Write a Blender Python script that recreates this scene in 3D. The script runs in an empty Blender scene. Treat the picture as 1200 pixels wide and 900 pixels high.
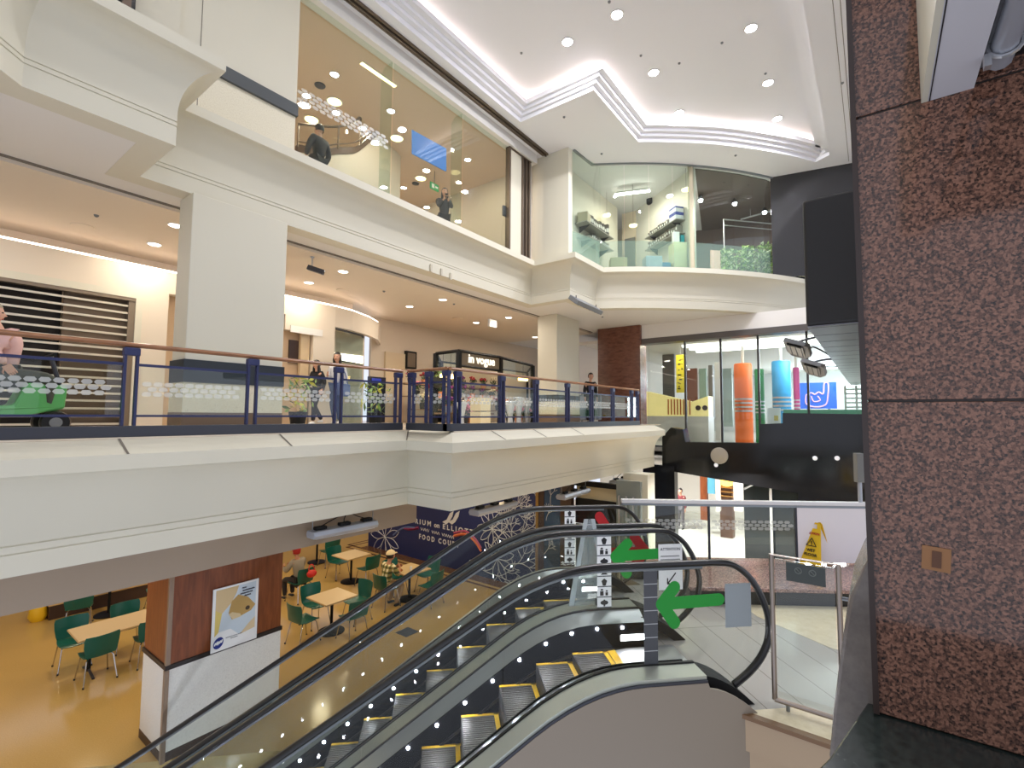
import bpy, bmesh, math, random
from mathutils import Vector, Matrix
C = bpy.context.scene.collection
SC = bpy.context.scene
R = random.Random(7)
PI = math.pi
S2 = math.sqrt(.5)

# ------------------------------------------------------------------ camera
FPX = 565.58
YAW, PITCH, ROLL = math.radians(36.885), math.radians(3.646), math.radians(.412)
_f = Vector((math.cos(YAW)*math.cos(PITCH), math.sin(YAW)*math.cos(PITCH), math.sin(PITCH)))
_r = Vector((math.sin(YAW), -math.cos(YAW), 0))
_u = _r.cross(_f)
CR = _r*math.cos(ROLL) + _u*math.sin(ROLL)
CU = -_r*math.sin(ROLL) + _u*math.cos(ROLL)
cam = bpy.data.cameras.new('camera'); camo = bpy.data.objects.new('camera', cam); C.objects.link(camo)
cam.sensor_width = 36; cam.lens = FPX/1200*36; cam.clip_start = .05; cam.clip_end = 200
camo.matrix_world = Matrix((CR, CU, -_f)).transposed().to_4x4()
SC.camera = camo

def at(px, py, X=None, Y=None, Z=None, B=None, A=None, N=None, K=None):
    """the point of the place seen at a pixel of the photograph on a plane of the place"""
    d = _f + CR*((px-600)/FPX) - CU*((py-450)/FPX)
    if X is not None: return d*(X/d.x)
    if Y is not None: return d*(Y/d.y)
    if Z is not None: return d*(Z/d.z)
    if B is not None: return d*(B/((d.x+d.y)*S2))
    if A is not None: return d*(A/((d.x-d.y)*S2))
    return d*(K/d.dot(N))
def E(a, b, z): return Vector(((a+b)*S2, (b-a)*S2, z))     # escalator frame: a up along it, b across

# ------------------------------------------------------------------ materials
def lin(c):
    return tuple(((x/255)/12.92 if x/255 <= .04045 else ((x/255+.055)/1.055)**2.4) for x in c) + (1,)
MATS = {}
def mat(name, rgb, rough=.5, metal=0, spec=.5, emit=0, emit_rgb=None, alpha=None, coat=0):
    if name in MATS: return MATS[name]
    m = bpy.data.materials.new(name); m.use_nodes = True
    b = m.node_tree.nodes['Principled BSDF']
    b.inputs['Base Color'].default_value = lin(rgb)
    b.inputs['Roughness'].default_value = rough
    b.inputs['Metallic'].default_value = metal
    b.inputs['Specular IOR Level'].default_value = spec
    b.inputs['Coat Weight'].default_value = coat
    if emit:
        b.inputs['Emission Color'].default_value = lin(emit_rgb or rgb)
        b.inputs['Emission Strength'].default_value = emit
    MATS[name] = m
    return m
def nd(m, t, **kw):
    n = m.node_tree.nodes.new(t)
    for k, v in kw.items():
        if k in n.inputs: n.inputs[k].default_value = v
        else: setattr(n, k, v)
    return n
def lk(m, a, b): m.node_tree.links.new(a, b)
def coords(m, scale=(1, 1, 1), rot=(0, 0, 0)):
    t = nd(m, 'ShaderNodeTexCoord'); mp = nd(m, 'ShaderNodeMapping')
    mp.inputs['Scale'].default_value = scale; mp.inputs['Rotation'].default_value = rot
    lk(m, t.outputs['Object'], mp.inputs['Vector']); return mp.outputs['Vector']
def ramp(m, fac, stops):
    r = nd(m, 'ShaderNodeValToRGB'); e = r.color_ramp.elements
    while len(e) < len(stops): e.new(.5)
    for el, (p, c) in zip(e, stops): el.position = p; el.color = lin(c)
    lk(m, fac, r.inputs['Fac']); return r.outputs['Color']
def speckle(name, stops, scale, rough=.3, detail=6, stretch=(1, 1, 1), coat=0, bump=0, spec=.5):
    m = mat(name, stops[0][1], rough, coat=coat, spec=spec); b = m.node_tree.nodes['Principled BSDF']
    v = coords(m, stretch)
    n = nd(m, 'ShaderNodeTexNoise', Scale=scale, Detail=detail, Roughness=.7); lk(m, v, n.inputs['Vector'])
    lk(m, ramp(m, n.outputs['Fac'], stops), b.inputs['Base Color'])
    return m
def glass(name, tint=(225, 238, 232), refl=1.0, rough=.0, ior=1.45):
    m = bpy.data.materials.new(name); m.use_nodes = True; nt = m.node_tree
    for n in list(nt.nodes): nt.nodes.remove(n)
    o = nd(m, 'ShaderNodeOutputMaterial'); t = nd(m, 'ShaderNodeBsdfTransparent'); g = nd(m, 'ShaderNodeBsdfGlossy')
    t.inputs['Color'].default_value = lin(tint); g.inputs['Roughness'].default_value = rough
    g.inputs['Color'].default_value = (refl, refl, refl, 1)
    fr = nd(m, 'ShaderNodeFresnel'); ge = nd(m, 'ShaderNodeNewGeometry'); mi = nd(m, 'ShaderNodeMapRange')
    mi.inputs['To Min'].default_value = ior; mi.inputs['To Max'].default_value = 1/ior     # both faces of the sheet reflect alike
    lk(m, ge.outputs['Backfacing'], mi.inputs['Value']); lk(m, mi.outputs['Result'], fr.inputs['IOR']); mx = nd(m, 'ShaderNodeMixShader')
    lk(m, fr.outputs[0], mx.inputs[0]); lk(m, t.outputs[0], mx.inputs[1]); lk(m, g.outputs[0], mx.inputs[2])
    lk(m, mx.outputs[0], o.inputs['Surface']); MATS[name] = m; return m
def frosted(name, rgb, amount):
    m = bpy.data.materials.new(name); m.use_nodes = True; nt = m.node_tree
    b = nt.nodes['Principled BSDF']; o = nt.nodes['Material Output']
    b.inputs['Base Color'].default_value = lin(rgb); b.inputs['Roughness'].default_value = .35
    t = nd(m, 'ShaderNodeBsdfTransparent'); mx = nd(m, 'ShaderNodeMixShader'); mx.inputs[0].default_value = amount
    lk(m, t.outputs[0], mx.inputs[1]); lk(m, b.outputs[0], mx.inputs[2]); lk(m, mx.outputs[0], o.inputs['Surface'])
    MATS[name] = m; return m
WHITE = mat('white_plaster', (226, 222, 215), .55)
CREAM = mat('cream_plaster', (214, 208, 188), .55)
CEIL = mat('ceiling_paint', (230, 229, 232), .7)
WARMW = mat('warm_wall', (222, 208, 188), .6)
GROOVE = mat('groove_shadow_gap', (120, 112, 100), .8)
BLUE = mat('navy_enamel', (38, 44, 84), .35)
DKSTEEL = mat('charcoal_steel', (62, 64, 72), .4, .3)
BLACK = mat('black_gloss', (16, 16, 17), .12)
BLACKM = mat('black_matt', (14, 14, 15), .6, spec=.3)
BOX = mat('black_cladding', (26, 25, 24), .5)
RUB = mat('rubber', (14, 13, 13), .28, spec=.6)
STEEL = mat('brushed_steel', (205, 205, 206), .38, .85)
STEELD = mat('satin_steel', (140, 146, 150), .35, .9)
BRONZE = mat('bronze_trim', (112, 98, 84), .4, .7)
SILVER = mat('painted_silver', (178, 182, 190), .35, .4)
TEAL = mat('teal_plastic', (8, 92, 82), .35)
CHROME = mat('chrome_tube', (190, 185, 178), .2, 1)
TABLE = mat('beech_laminate', (214, 190, 146), .35)
TABLEE = mat('laminate_edge', (200, 168, 120), .5)
GREYP = mat('grey_plastic', (120, 122, 124), .5)
YEL = mat('yellow_line', (222, 176, 40), .45)
YELP = mat('yellow_plastic', (244, 200, 20), .4)
GREEN = mat('green_vinyl', (20, 148, 48), .5)
RED = mat('red_vinyl', (186, 26, 34), .5)
PAPER = mat('white_paper', (240, 240, 238), .6)
INK = mat('black_ink', (24, 24, 26), .6)
GLASS = glass('clear_glass', (246, 250, 248))
GLASST = glass('green_tinted_glass', (242, 249, 245))
GLASSD = glass('shopfront_glass', (240, 246, 244))
GLASSE = glass('escalator_glass', (248, 250, 249), refl=.4, ior=1.5)
FROST = frosted('frosted_film', (176, 196, 188), .3)
ETCH = frosted('etched_film', (232, 234, 228), .46)
LEDB = mat('cove_led_soft', (255, 240, 226), .5, emit=4.5, emit_rgb=(255, 236, 224))
RAILT = mat('rail_top_steel', (232, 230, 228), .35, .35)
LAMP = mat('lamp_white', (255, 250, 240), .5, emit=14, emit_rgb=(255, 246, 232))
LAMPW = mat('lamp_warm', (255, 236, 190), .5, emit=5, emit_rgb=(255, 226, 160))
LAMPB = mat('lamp_spot', (255, 255, 250), .5, emit=45, emit_rgb=(246, 246, 255))
LED = mat('cove_led', (255, 240, 226), .5, emit=9, emit_rgb=(255, 236, 224))
DARKIN = mat('dark_interior', (52, 44, 38), .7)
BROWND = mat('dark_brown_wood', (62, 42, 32), .45)
GREYW = mat('grey_wall', (150, 146, 140), .6)

GRAN = None
def make_granite(name, pale, mid, dark, scale, rough):
    m = mat(name, mid, rough, spec=.5); b = m.node_tree.nodes['Principled BSDF']
    v = coords(m)
    n1 = nd(m, 'ShaderNodeTexNoise', Scale=scale, Detail=4, Roughness=.75); lk(m, v, n1.inputs['Vector'])
    vo = nd(m, 'ShaderNodeTexVoronoi', Scale=scale*1.1); lk(m, v, vo.inputs['Vector'])
    c1 = ramp(m, n1.outputs['Fac'], [(.40, dark), (.5, mid), (.6, pale), (.72, mid)])
    sep = nd(m, 'ShaderNodeSeparateColor'); lk(m, vo.outputs['Color'], sep.inputs['Color'])
    c2 = ramp(m, sep.outputs['Red'], [(.0, dark), (.34, dark), (.36, mid), (.66, mid), (.68, pale)])
    mx = nd(m, 'ShaderNodeMix', data_type='RGBA'); mx.inputs[0].default_value = .55
    lk(m, c1, mx.inputs[6]); lk(m, c2, mx.inputs[7]); lk(m, mx.outputs[2], b.inputs['Base Color']); return m
GRAN = make_granite('brown_granite', (150, 108, 88), (104, 72, 58), (36, 30, 27), 120, .09)
GRAN2 = make_granite('pink_granite_kerb', (196, 160, 146), (150, 116, 106), (90, 74, 70), 60, .12)
DGREEN = speckle('dark_green_stone', [(.35, (26, 32, 30)), (.6, (48, 56, 52))], 40, .2)
GREYST = speckle('grey_polished_stone', [(.35, (110, 103, 97)), (.65, (128, 120, 112))], 14, .15)
TERR = speckle('terrazzo_panel', [(.30, (186, 182, 172)), (.38, (220, 218, 210)), (.6, (230, 228, 220))], 60, .35)
TERRC = speckle('cream_terrazzo', [(.30, (190, 180, 152)), (.4, (220, 210, 184)), (.6, (230, 222, 198))], 55, .35)
FLOORM = speckle('beige_terrazzo_floor', [(.3, (186, 154, 92)), (.5, (196, 164, 100)), (.7, (204, 174, 112))], 70, .16)
MARBLE = speckle('balcony_floor_tile', [(.3, (206, 190, 168)), (.6, (220, 206, 186))], 4, .2)
BROWNST = speckle('brown_stone_cladding', [(.3, (84, 50, 38)), (.5, (112, 70, 54)), (.7, (128, 82, 64))], 5, .25, stretch=(1, 1, 3))
def wood(name, a, b, rough=.35, sc=(3, 3, .35)):
    m = mat(name, a, rough); bs = m.node_tree.nodes['Principled BSDF']; v = coords(m, sc)
    n = nd(m, 'ShaderNodeTexNoise', Scale=7, Detail=5, Distortion=.8); lk(m, v, n.inputs['Vector'])
    lk(m, ramp(m, n.outputs['Fac'], [(.3, a), (.7, b)]), bs.inputs['Base Color']); return m
WOODC = wood('cherry_veneer', (112, 56, 26), (140, 76, 38))
WOODH = wood('handrail_timber', (120, 78, 50), (160, 110, 74), .3, (.4, 3, 3))
def tiles(name, c1, c2, mortar, w, h, rotz, rough, msize=.006, off=.5):
    m = mat(name, c1, rough); bs = m.node_tree.nodes['Principled BSDF']; v = coords(m, (1, 1, 1), (0, 0, rotz))
    n = nd(m, 'ShaderNodeTexBrick'); n.offset = off
    n.inputs['Color1'].default_value = lin(c1); n.inputs['Color2'].default_value = lin(c2); n.inputs['Mortar'].default_value = lin(mortar)
    n.inputs['Scale'].default_value = 1; n.inputs['Mortar Size'].default_value = msize
    n.inputs['Brick Width'].default_value = w; n.inputs['Row Height'].default_value = h
    lk(m, v, n.inputs['Vector']); lk(m, n.outputs['Color'], bs.inputs['Base Color']); return m
LANDT = tiles('landing_tile', (176, 172, 164), (170, 167, 160), (130, 124, 116), 1.9, .36, -PI/4, .22, .005, .0)
LANDC = speckle('cream_landing_tile', [(.3, (214, 200, 166)), (.7, (232, 220, 190))], 9, .2)

# ------------------------------------------------------------------ mesh builder
class MB:
    def __init__(s): s.v = []; s.f = []; s.mi = []; s.c = 0
    def add(s, vs, fs):
        o = len(s.v); s.v += [Vector(v) for v in vs]; s.f += [[i+o for i in f] for f in fs]; s.mi += [s.c]*len(fs); return s
    def box(s, x0, y0, z0, x1, y1, z1):
        if x0 > x1: x0, x1 = x1, x0
        if y0 > y1: y0, y1 = y1, y0
        if z0 > z1: z0, z1 = z1, z0
        return s.add([(x0,y0,z0),(x1,y0,z0),(x1,y1,z0),(x0,y1,z0),(x0,y0,z1),(x1,y0,z1),(x1,y1,z1),(x0,y1,z1)],
                     [(3,2,1,0),(4,5,6,7),(0,1,5,4),(1,2,6,5),(2,3,7,6),(3,0,4,7)])
    def obox(s, c, ax, ay, az):
        c = Vector(c); ax = Vector(ax); ay = Vector(ay); az = Vector(az)
        vs = [c+sx*ax+sy*ay+sz*az for sz in (-1,1) for sx, sy in ((-1,-1),(1,-1),(1,1),(-1,1))]
        fs = [(3,2,1,0),(4,5,6,7),(0,1,5,4),(1,2,6,5),(2,3,7,6),(3,0,4,7)]
        if ax.cross(ay).dot(az) < 0: fs = [f[::-1] for f in fs]
        return s.add(vs, fs)
    def prism(s, pts, vec):
        pts = [Vector(p) for p in pts]; vec = Vector(vec); n = len(pts)
        nm = Vector((0,0,0))
        for i in range(n): nm += (pts[i]-pts[0]).cross(pts[(i+1)%n]-pts[0])
        if nm.dot(vec) > 0: pts = pts[::-1]
        vs = pts+[p+vec for p in pts]
        return s.add(vs, [list(range(n)), list(range(2*n-1, n-1, -1))]+[[(i+1)%n, i, n+i, n+(i+1)%n] for i in range(n)])
    def tube(s, pts, r, n=8, caps=True, closed=False, flat=None):
        pts = [Vector(p) for p in pts]; k = len(pts); rr = r if isinstance(r, (list, tuple)) else [r]*k
        vs = []; up = None
        for i, p in enumerate(pts):
            a = pts[i-1] if (i or closed) else p; b = pts[(i+1) % k] if (i < k-1 or closed) else p
            t = (b-a).normalized()
            if up is None:
                up = Vector((0,0,1)) if abs(t.z) < .9 else Vector((1,0,0))
            x = t.cross(up).normalized(); y = x.cross(t).normalized(); up = y
            fx, fy = flat or (1, 1)
            for j in range(n):
                q = 2*PI*j/n; vs.append(p + x*(math.cos(q)*rr[i]*fx) + y*(math.sin(q)*rr[i]*fy))
        fs = []
        for i in range(k if closed else k-1):
            for j in range(n):
                a = i*n+j; b = i*n+(j+1)%n; c = ((i+1)%k)*n+(j+1)%n; d = ((i+1)%k)*n+j
                fs.append((a,b,c,d))
        if caps and not closed: fs += [list(range(n))[::-1], list(range((k-1)*n, k*n))]
        return s.add(vs, fs)
    def lathe(s, prof, n=16, c=(0,0,0), axis='z'):
        vs = []; c = Vector(c)
        for r, z in prof:
            for j in range(n):
                q = 2*PI*j/n; p = (r*math.cos(q), r*math.sin(q), z)
                if axis == 'x': p = (p[2], p[0], p[1])
                if axis == 'y': p = (p[1], p[2], p[0])
                vs.append(c+Vector(p))
        k = len(prof); fs = [(i*n+j, i*n+(j+1)%n, (i+1)*n+(j+1)%n, (i+1)*n+j) for i in range(k-1) for j in range(n)]
        fs += [list(range(n))[::-1], list(range((k-1)*n, k*n))]
        return s.add(vs, fs)
    def ball(s, c, rx, ry=None, rz=None, n=12, m=8):
        ry = rx if ry is None else ry; rz = rx if rz is None else rz; c = Vector(c); vs = [c+Vector((0,0,-rz))]
        for i in range(1, m):
            a = -PI/2+PI*i/m
            for j in range(n):
                q = 2*PI*j/n; vs.append(c+Vector((rx*math.cos(a)*math.cos(q), ry*math.cos(a)*math.sin(q), rz*math.sin(a))))
        vs.append(c+Vector((0,0,rz))); fs = [(0, 1+(j+1)%n, 1+j) for j in range(n)]
        for i in range(m-2):
            for j in range(n):
                a = 1+i*n+j; b = 1+i*n+(j+1)%n; fs.append((a, b, b+n, a+n))
        t = len(vs)-1; o = 1+(m-2)*n; fs += [(o+j, o+(j+1)%n, t) for j in range(n)]
        return s.add(vs, fs)
    def sweep(s, prof, path, closed_prof=True):
        """profile (out, z) swept along an XY path, out = to the right of travel; mitred corners"""
        path = [Vector((p[0], p[1], 0)) for p in path]; n = len(path); k = len(prof); vs = []
        for i, p in enumerate(path):
            d1 = (p-path[i-1]).normalized() if i else None; d2 = (path[i+1]-p).normalized() if i < n-1 else None
            d1 = d1 or d2; d2 = d2 or d1
            n1 = Vector((d1.y, -d1.x, 0)); n2 = Vector((d2.y, -d2.x, 0)); m = (n1+n2); m = m/(m.length_squared/2) if m.length > 1e-6 else n1
            for o, z in prof: vs.append(Vector((p.x+m.x*o, p.y+m.y*o, z)))
        fs = []
        for i in range(n-1):
            for j in range(k if closed_prof else k-1):
                a = i*k+j; b = i*k+(j+1)%k; fs.append((a, a+k, b+k, b))
        if closed_prof: fs += [list(range(k)), list(range((n-1)*k, n*k))[::-1]]
        return s.add(vs, fs)
    def move(s, off):
        off = Vector(off); s.v = [v+off for v in s.v]; return s
    def xf(s, M): s.v = [M @ v for v in s.v]; return s
    def build(s, name, mats, parent=None, world=False, smooth=False, bevel=0, seg=2, loc=None, norm=False):
        me = bpy.data.meshes.new(name)
        off = Vector((0,0,0))
        if world and parent is not None: off = wl(parent)
        if loc is not None: off = Vector(loc)
        me.from_pydata([tuple(v-off) for v in s.v], [], s.f)
        for m in (mats if isinstance(mats, (list, tuple)) else [mats]): me.materials.append(m)
        for p, i in zip(me.polygons, s.mi): p.material_index = i
        bm = bmesh.new(); bm.from_mesh(me); bmesh.ops.recalc_face_normals(bm, faces=bm.faces); bm.to_mesh(me); bm.free()
        if smooth:
            for p in me.polygons: p.use_smooth = True
            me.set_sharp_from_angle(angle=math.radians(smooth if smooth is not True else 40))
        o = bpy.data.objects.new(name, me); C.objects.link(o)
        if loc is not None: o.location = loc
        if parent is not None: o.parent = parent
        if bevel:
            b = o.modifiers.new('bevel', 'BEVEL'); b.width = bevel; b.segments = seg; b.limit_method = 'ANGLE'
        return o
def hexband(o, d, L, H, rows=3, w=.105):
    """flat linked cells printed in rows on a pane: o = lower left corner, d = along the pane"""
    mb = MB(); o = Vector(o); d = Vector(d).normalized(); h = H/rows; n = max(1, int(L/w))
    for r in range(rows):
        for k in range(n):
            c = o+d*((k+.5+(.5 if r % 2 else 0))*w)+Vector((0, 0, h*(r+.5)))
            if (k+1+(.5 if r % 2 else 0))*w > L: continue
            mb.add([c+d*(u*w*.46)+Vector((0, 0, v*h*.44)) for u, v in ((-1,0),(-.6,-1),(.6,-1),(1,0),(.6,1),(-.6,1))], [(0,1,2,3,4,5)])
            q = len(mb.v)
    return mb
def wl(o):
    v = Vector(o.location)
    while o.parent: o = o.parent; v = v+Vector(o.location)
    return v
def tag(o, label=None, cat=None, group=None, kind=None):
    if label: o['label'] = label
    if cat: o['category'] = cat
    if group: o['group'] = group
    if kind: o['kind'] = kind
    return o
def thing(name, label, cat, loc=(0,0,0), rz=0, group=None):
    o = bpy.data.objects.new(name, None); C.objects.link(o); o.location = loc; o.rotation_euler = (0,0,rz); o.empty_display_size = .1
    return tag(o, label, cat, group)
def struct(name, mb, mats, **kw):
    o = mb.build(name, mats, **kw); o['kind'] = 'structure'; return o
def children(o): return [c for c in bpy.data.objects if c.parent == o]
def copy_tree(o, parent=None, top=True):
    c = o.copy(); C.objects.link(c)
    if not top: c.parent = parent
    for k in children(o): copy_tree(k, c, False)
    return c
def put(proto, used, loc, rz, label, group=None):
    o = proto if not used else copy_tree(proto)
    o.location = loc; o.rotation_euler = (0,0,rz); o['label'] = label
    if group: o['group'] = group
    return o
FONT_CACHE = {}
def text_mesh(body, size, depth=.002, align='CENTER', bold=0):
    cu = bpy.data.curves.new('lettering', 'FONT'); cu.body = body; cu.size = size; cu.align_x = align; cu.align_y = 'CENTER'
    cu.extrude = depth; cu.offset = bold; cu.resolution_u = 2
    o = bpy.data.objects.new('lettering', cu); C.objects.link(o)
    dg = bpy.context.evaluated_depsgraph_get(); me = bpy.data.meshes.new_from_object(o.evaluated_get(dg))
    vs = [v.co.copy() for v in me.vertices]; fs = [list(p.vertices) for p in me.polygons]
    bpy.data.objects.remove(o); bpy.data.curves.remove(cu); bpy.data.meshes.remove(me)
    return vs, fs
def add_text(mb, body, size, c, right, up, depth=.002, bold=0, align='CENTER'):
    vs, fs = text_mesh(body, size, depth, align, bold); right = Vector(right).normalized(); up = Vector(up).normalized(); n = right.cross(up); c = Vector(c)
    mb.add([c+right*v.x+up*v.y+n*v.z for v in vs], fs); return mb
def spline(pts, n=8):
    pts = [Vector(p) for p in pts]; out = []
    for i in range(len(pts)-1):
        p0 = pts[max(i-1,0)]; p1 = pts[i]; p2 = pts[i+1]; p3 = pts[min(i+2, len(pts)-1)]
        for k in range(n):
            t = k/n; out.append(.5*((2*p1)+(p2-p0)*t+(2*p0-5*p1+4*p2-p3)*t*t+(3*p1-p0-3*p2+p3)*t**3))
    return out+[pts[-1]]
def area(name, loc, size, power, rgb=(250, 248, 248), d=(0,0,-1), size_y=None, spread=None, shape=None):
    l = bpy.data.lights.new(name, 'AREA'); l.energy = power; l.color = lin(rgb)[:3]; l.size = size
    if size_y: l.shape = 'RECTANGLE'; l.size_y = size_y
    else: l.shape = shape or 'DISK'
    if spread: l.spread = math.radians(spread)
    o = bpy.data.objects.new(name, l); C.objects.link(o); o.location = loc
    o.rotation_euler = Vector(d).to_track_quat('-Z', 'Y').to_euler(); return o
# ------------------------------------------------------------------ levels (metres, eye height = 0)
ZF, ZL, Z1, Z2, ZC = -4.6, -2.58, -.27, 4.3, 7.55
ZS1, ZS2 = -1.537, 3.12            # soffits under the two balconies

# food court floor with the escalator well cut out of it (well runs along the escalators)
mb = MB()
T = .25
wb = 7.27
P = lambda a, b: E(a, b, ZF)
far = [(-22, 7.27), (3.6, 7.27), (3.6, 26), (-22, 26)]
mb.prism([P(a, b) for a, b in far], (0, 0, -T))
struct_extra = MB()
struct_extra.prism([(12.4, 2.4, ZF+.004), (12.4, 12, ZF+.004), (26, 12, ZF+.004), (26, -8, ZF+.004), (14, -8, ZF+.004)], (0, 0, -.02))
mb.prism([P(3.6, -6), P(30, -6), P(30, 26), P(3.6, 26)], (0, 0, -T))
struct('floor', mb, FLOORM); struct('floor_lower_hall', struct_extra, speckle('pale_hall_tile', [(.35, (206, 202, 192)), (.65, (222, 219, 210))], 3, .14))
mb = MB()
for q in (0, .22):                                     # inlaid brown bands in the food court floor
    x = 10.15+q*1.0
    mb.box(x, 6.2, ZF, x+.09, 14.75+q, ZF+.004)
    mb.box(x, 14.66+q, ZF, 16.0, 14.75+q, ZF+.004)
mb.box(10.42, 6.2, ZF, 10.9, 14.3, ZF+.003)
struct('trim_1', mb, mat('brown_inlay', (110, 78, 50), .25))

# landing floor at the head of the escalators
mb = MB()
lp = [(4.74, -2.4), (4.74, 1.03), E(2.06, 4.3, 0)[:2], E(2.06, 7.2, 0)[:2], E(3.05, 7.2, 0)[:2], (7.48, 3.36), (9.72, .12), (11.4, -2.4)]
mb.prism([(p[0], p[1], ZL) for p in lp], (0, 0, -.28))
struct('floor_landing', mb, LANDT)
mb = MB()
mb.prism([(4.76, -2.4, ZL), (4.76, 1.0, ZL), (5.1, .64, ZL), (5.1, -2.4, ZL)], (0, 0, .004))
p0, p1 = E(4.55, 5.9, 0), E(4.55, 2.2, 0)
mb.prism([(8.2, 2.25, ZL), (9.7, .1, ZL), (11.3, -2.3, ZL), (7.9, -2.3, ZL), (6.6, .45, ZL), (7.05, 1.3, ZL)], (0, 0, .003))
struct('trim_2', mb, LANDC)
mb = MB(); mb.box(4.71, -2.4, ZL-.30, 4.74, 1.03, ZL-.02); mb.box(4.735, -2.4, ZF-1.5, 4.8, 1.0, ZL-.28)
struct('wall_landing_front', mb, mat('tan_fascia', (176, 152, 122), .55))
mb = MB(); mb.box(4.69, -2.4, ZL-.03, 4.76, 1.03, ZL+.006)
struct('trim_3', mb, mat('brown_nosing', (120, 88, 56), .4))

# balcony bands: lip, cove, band with two grooves
def band_profile(zt, ztl, zlb, zce, zg1, zg2, zb, lip):
    pr = [(-.02, zt), (lip, ztl), (lip, zlb)]
    for i in range(0, 11):
        t = i/10*PI/2; pr.append(((lip-.02)*(1-math.sin(t)), zlb-.012-(zlb-.012-zce)*(1-math.cos(t))))
    for g in (zg1, zg2): pr += [(0, g+.008), (-.012, g+.004), (-.012, g-.004), (0, g-.008)]
    return pr+[(0, zb), (-.3, zb), (-.3, zt-.02)]
mb = MB()
B1 = [(-9, 6.45), (5.64, 6.45), (5.64, 5.43), (14.5, 5.43)]
mb.sweep(band_profile(-.27, -.43, -.58, -1.17, -1.25, -1.328, ZS1, .35), B1)
struct('trim_4', mb, CREAM, smooth=30)
arc = []
AC = Vector((22.87, 12.32))
for i in range(0, 15):
    t = i/14; a = math.radians(210.4+ (246-210.4)*t); arc.append((AC.x+11.85*math.cos(a), AC.y+11.85*math.sin(a)))
B2 = [(-3.2, 2.6), (.72, 6.46), (2.0, 6.46), (2.0, 7.7), (11.13, 7.7), (11.13, 6.43), (12.62, 6.43)]+arc[1:]
mb = MB(); mb.sweep(band_profile(4.26, 4.23, 4.09, 3.49, 3.41, 3.355, ZS2, .36), B2)
struct('trim_5', mb, CREAM, smooth=30)

# L1 slab: walking surface and soffit
mb = MB()
mb.box(-9, 6.7, ZS1+.01, 5.9, 16, Z1-.02); mb.box(5.88, 5.72, ZS1+.01, 15.0, 16, Z1-.02)
mb.c = 1; mb.box(-9, 6.42, Z1-.02, 5.66, 16, Z1); mb.box(5.66, 5.4, Z1-.02, 15.0, 16, Z1)
struct('floor_balcony', mb, [WHITE, MARBLE])
mb = MB(); mb.box(-9, 6.95, -2.02, 6.3, 7.4, ZS1+.015); struct('wall_beam', mb, mat('beam_paint', (158, 140, 120), .6))
# joints across the sloping top of the lower balcony lip
mb = MB()
for x in (1.62, 3.35, 6.6, 7.9, 9.4):
    y = 6.45 if x < 5.5 else 5.43
    mb.prism([(x-.01, y, -.2695), (x+.01, y, -.2695), (x+.01, y-.352, -.4275), (x-.01, y-.352, -.4275)], (0, 0, .003))
mb.prism([(5.64, 6.45, -.268), (5.30, 6.10, -.427), (5.285, 6.115, -.427), (5.62, 6.46, -.268)], (0, 0, .004))
struct('trim_6', mb, GROOVE)

# L2 slab
mb = MB()
poly = [(-9, 16), (-9, -2.6), (-3.0, 2.8), (.6, 6.7), (1.75, 6.7), (1.75, 7.95), (11.4, 7.95), (11.4, 6.7), (12.8, 6.7)]
ain = []
for i in range(15):
    a = math.radians(212+(246-212)*i/14); ain.append((AC.x+11.6*math.cos(a), AC.y+11.6*math.sin(a)))
poly2 = [(-9, 16)]+[(-9, 6.9), (.6, 6.7), (1.75, 6.7), (1.75, 7.95), (11.4, 7.95), (11.4, 6.7), (12.8, 6.7)]+ain[1:]+[(22, 0.6), (22, 16)]
mb.prism([(x, y, ZS2+.004) for x, y in poly2][::-1], (0, 0, Z2-ZS2-.004))
struct('floor_upper', mb, WHITE)
mb = MB()
mb.box(-9, 8.38, ZS2-.012, 11.3, 8.44, ZS2+.004); mb.box(11.3, 8.38, ZS2-.012, 16.2, 8.42, ZS2+.004)
struct('trim_7', mb, GROOVE)
mb = MB(); mb.box(-9, 8.44, 3.06, 16.2, 16, ZS2+.003); struct('ceiling_balcony', mb, WARMW)

# columns ------------------------------------------------------------------
# left column on the balcony
mb = MB(); mb.box(2.60, 7.62, Z1, 3.98, 8.1, ZS2); struct('wall_column_1', mb, CREAM, bevel=.012)
mb = MB(); mb.box(2.585, 7.60, Z1, 3.995, 8.115, .0); mb.c = 1; mb.box(2.59, 7.605, 0, 3.99, 8.11, .42); mb.c = 2; mb.box(2.58, 7.59, .42, 4.0, 8.12, .74)
struct('trim_8', mb, [mat('column_skirting', (112, 92, 74), .4), TERRC, mat('column_band', (42, 48, 54), .35)])
# same column down in the food court: terrazzo base, cherry panel above
mb = MB(); mb.box(2.56, 7.62, ZF, 4.12, 8.5, ZF+.12); mb.c = 1; mb.box(2.565, 7.625, ZF+.10, 4.115, 8.495, -3.40); mb.c = 2; mb.box(2.55, 7.61, -3.42, 4.13, 8.51, -3.36)
mb.c = 3; mb.box(2.57, 7.63, -3.36, 4.11, 8.49, ZS1+.012); mb.c = 4; mb.box(2.545, 7.605, ZF, 2.60, 7.66, -3.42); mb.box(2.555, 7.615, -3.36, 2.61, 7.67, ZS1+.01)
struct('wall_column_2', mb, [BROWND, TERR, mat('dark_bead', (36, 28, 26), .4), WOODC, mat('corner_strip', (150, 128, 108), .35, .5)], bevel=.004)
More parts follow.
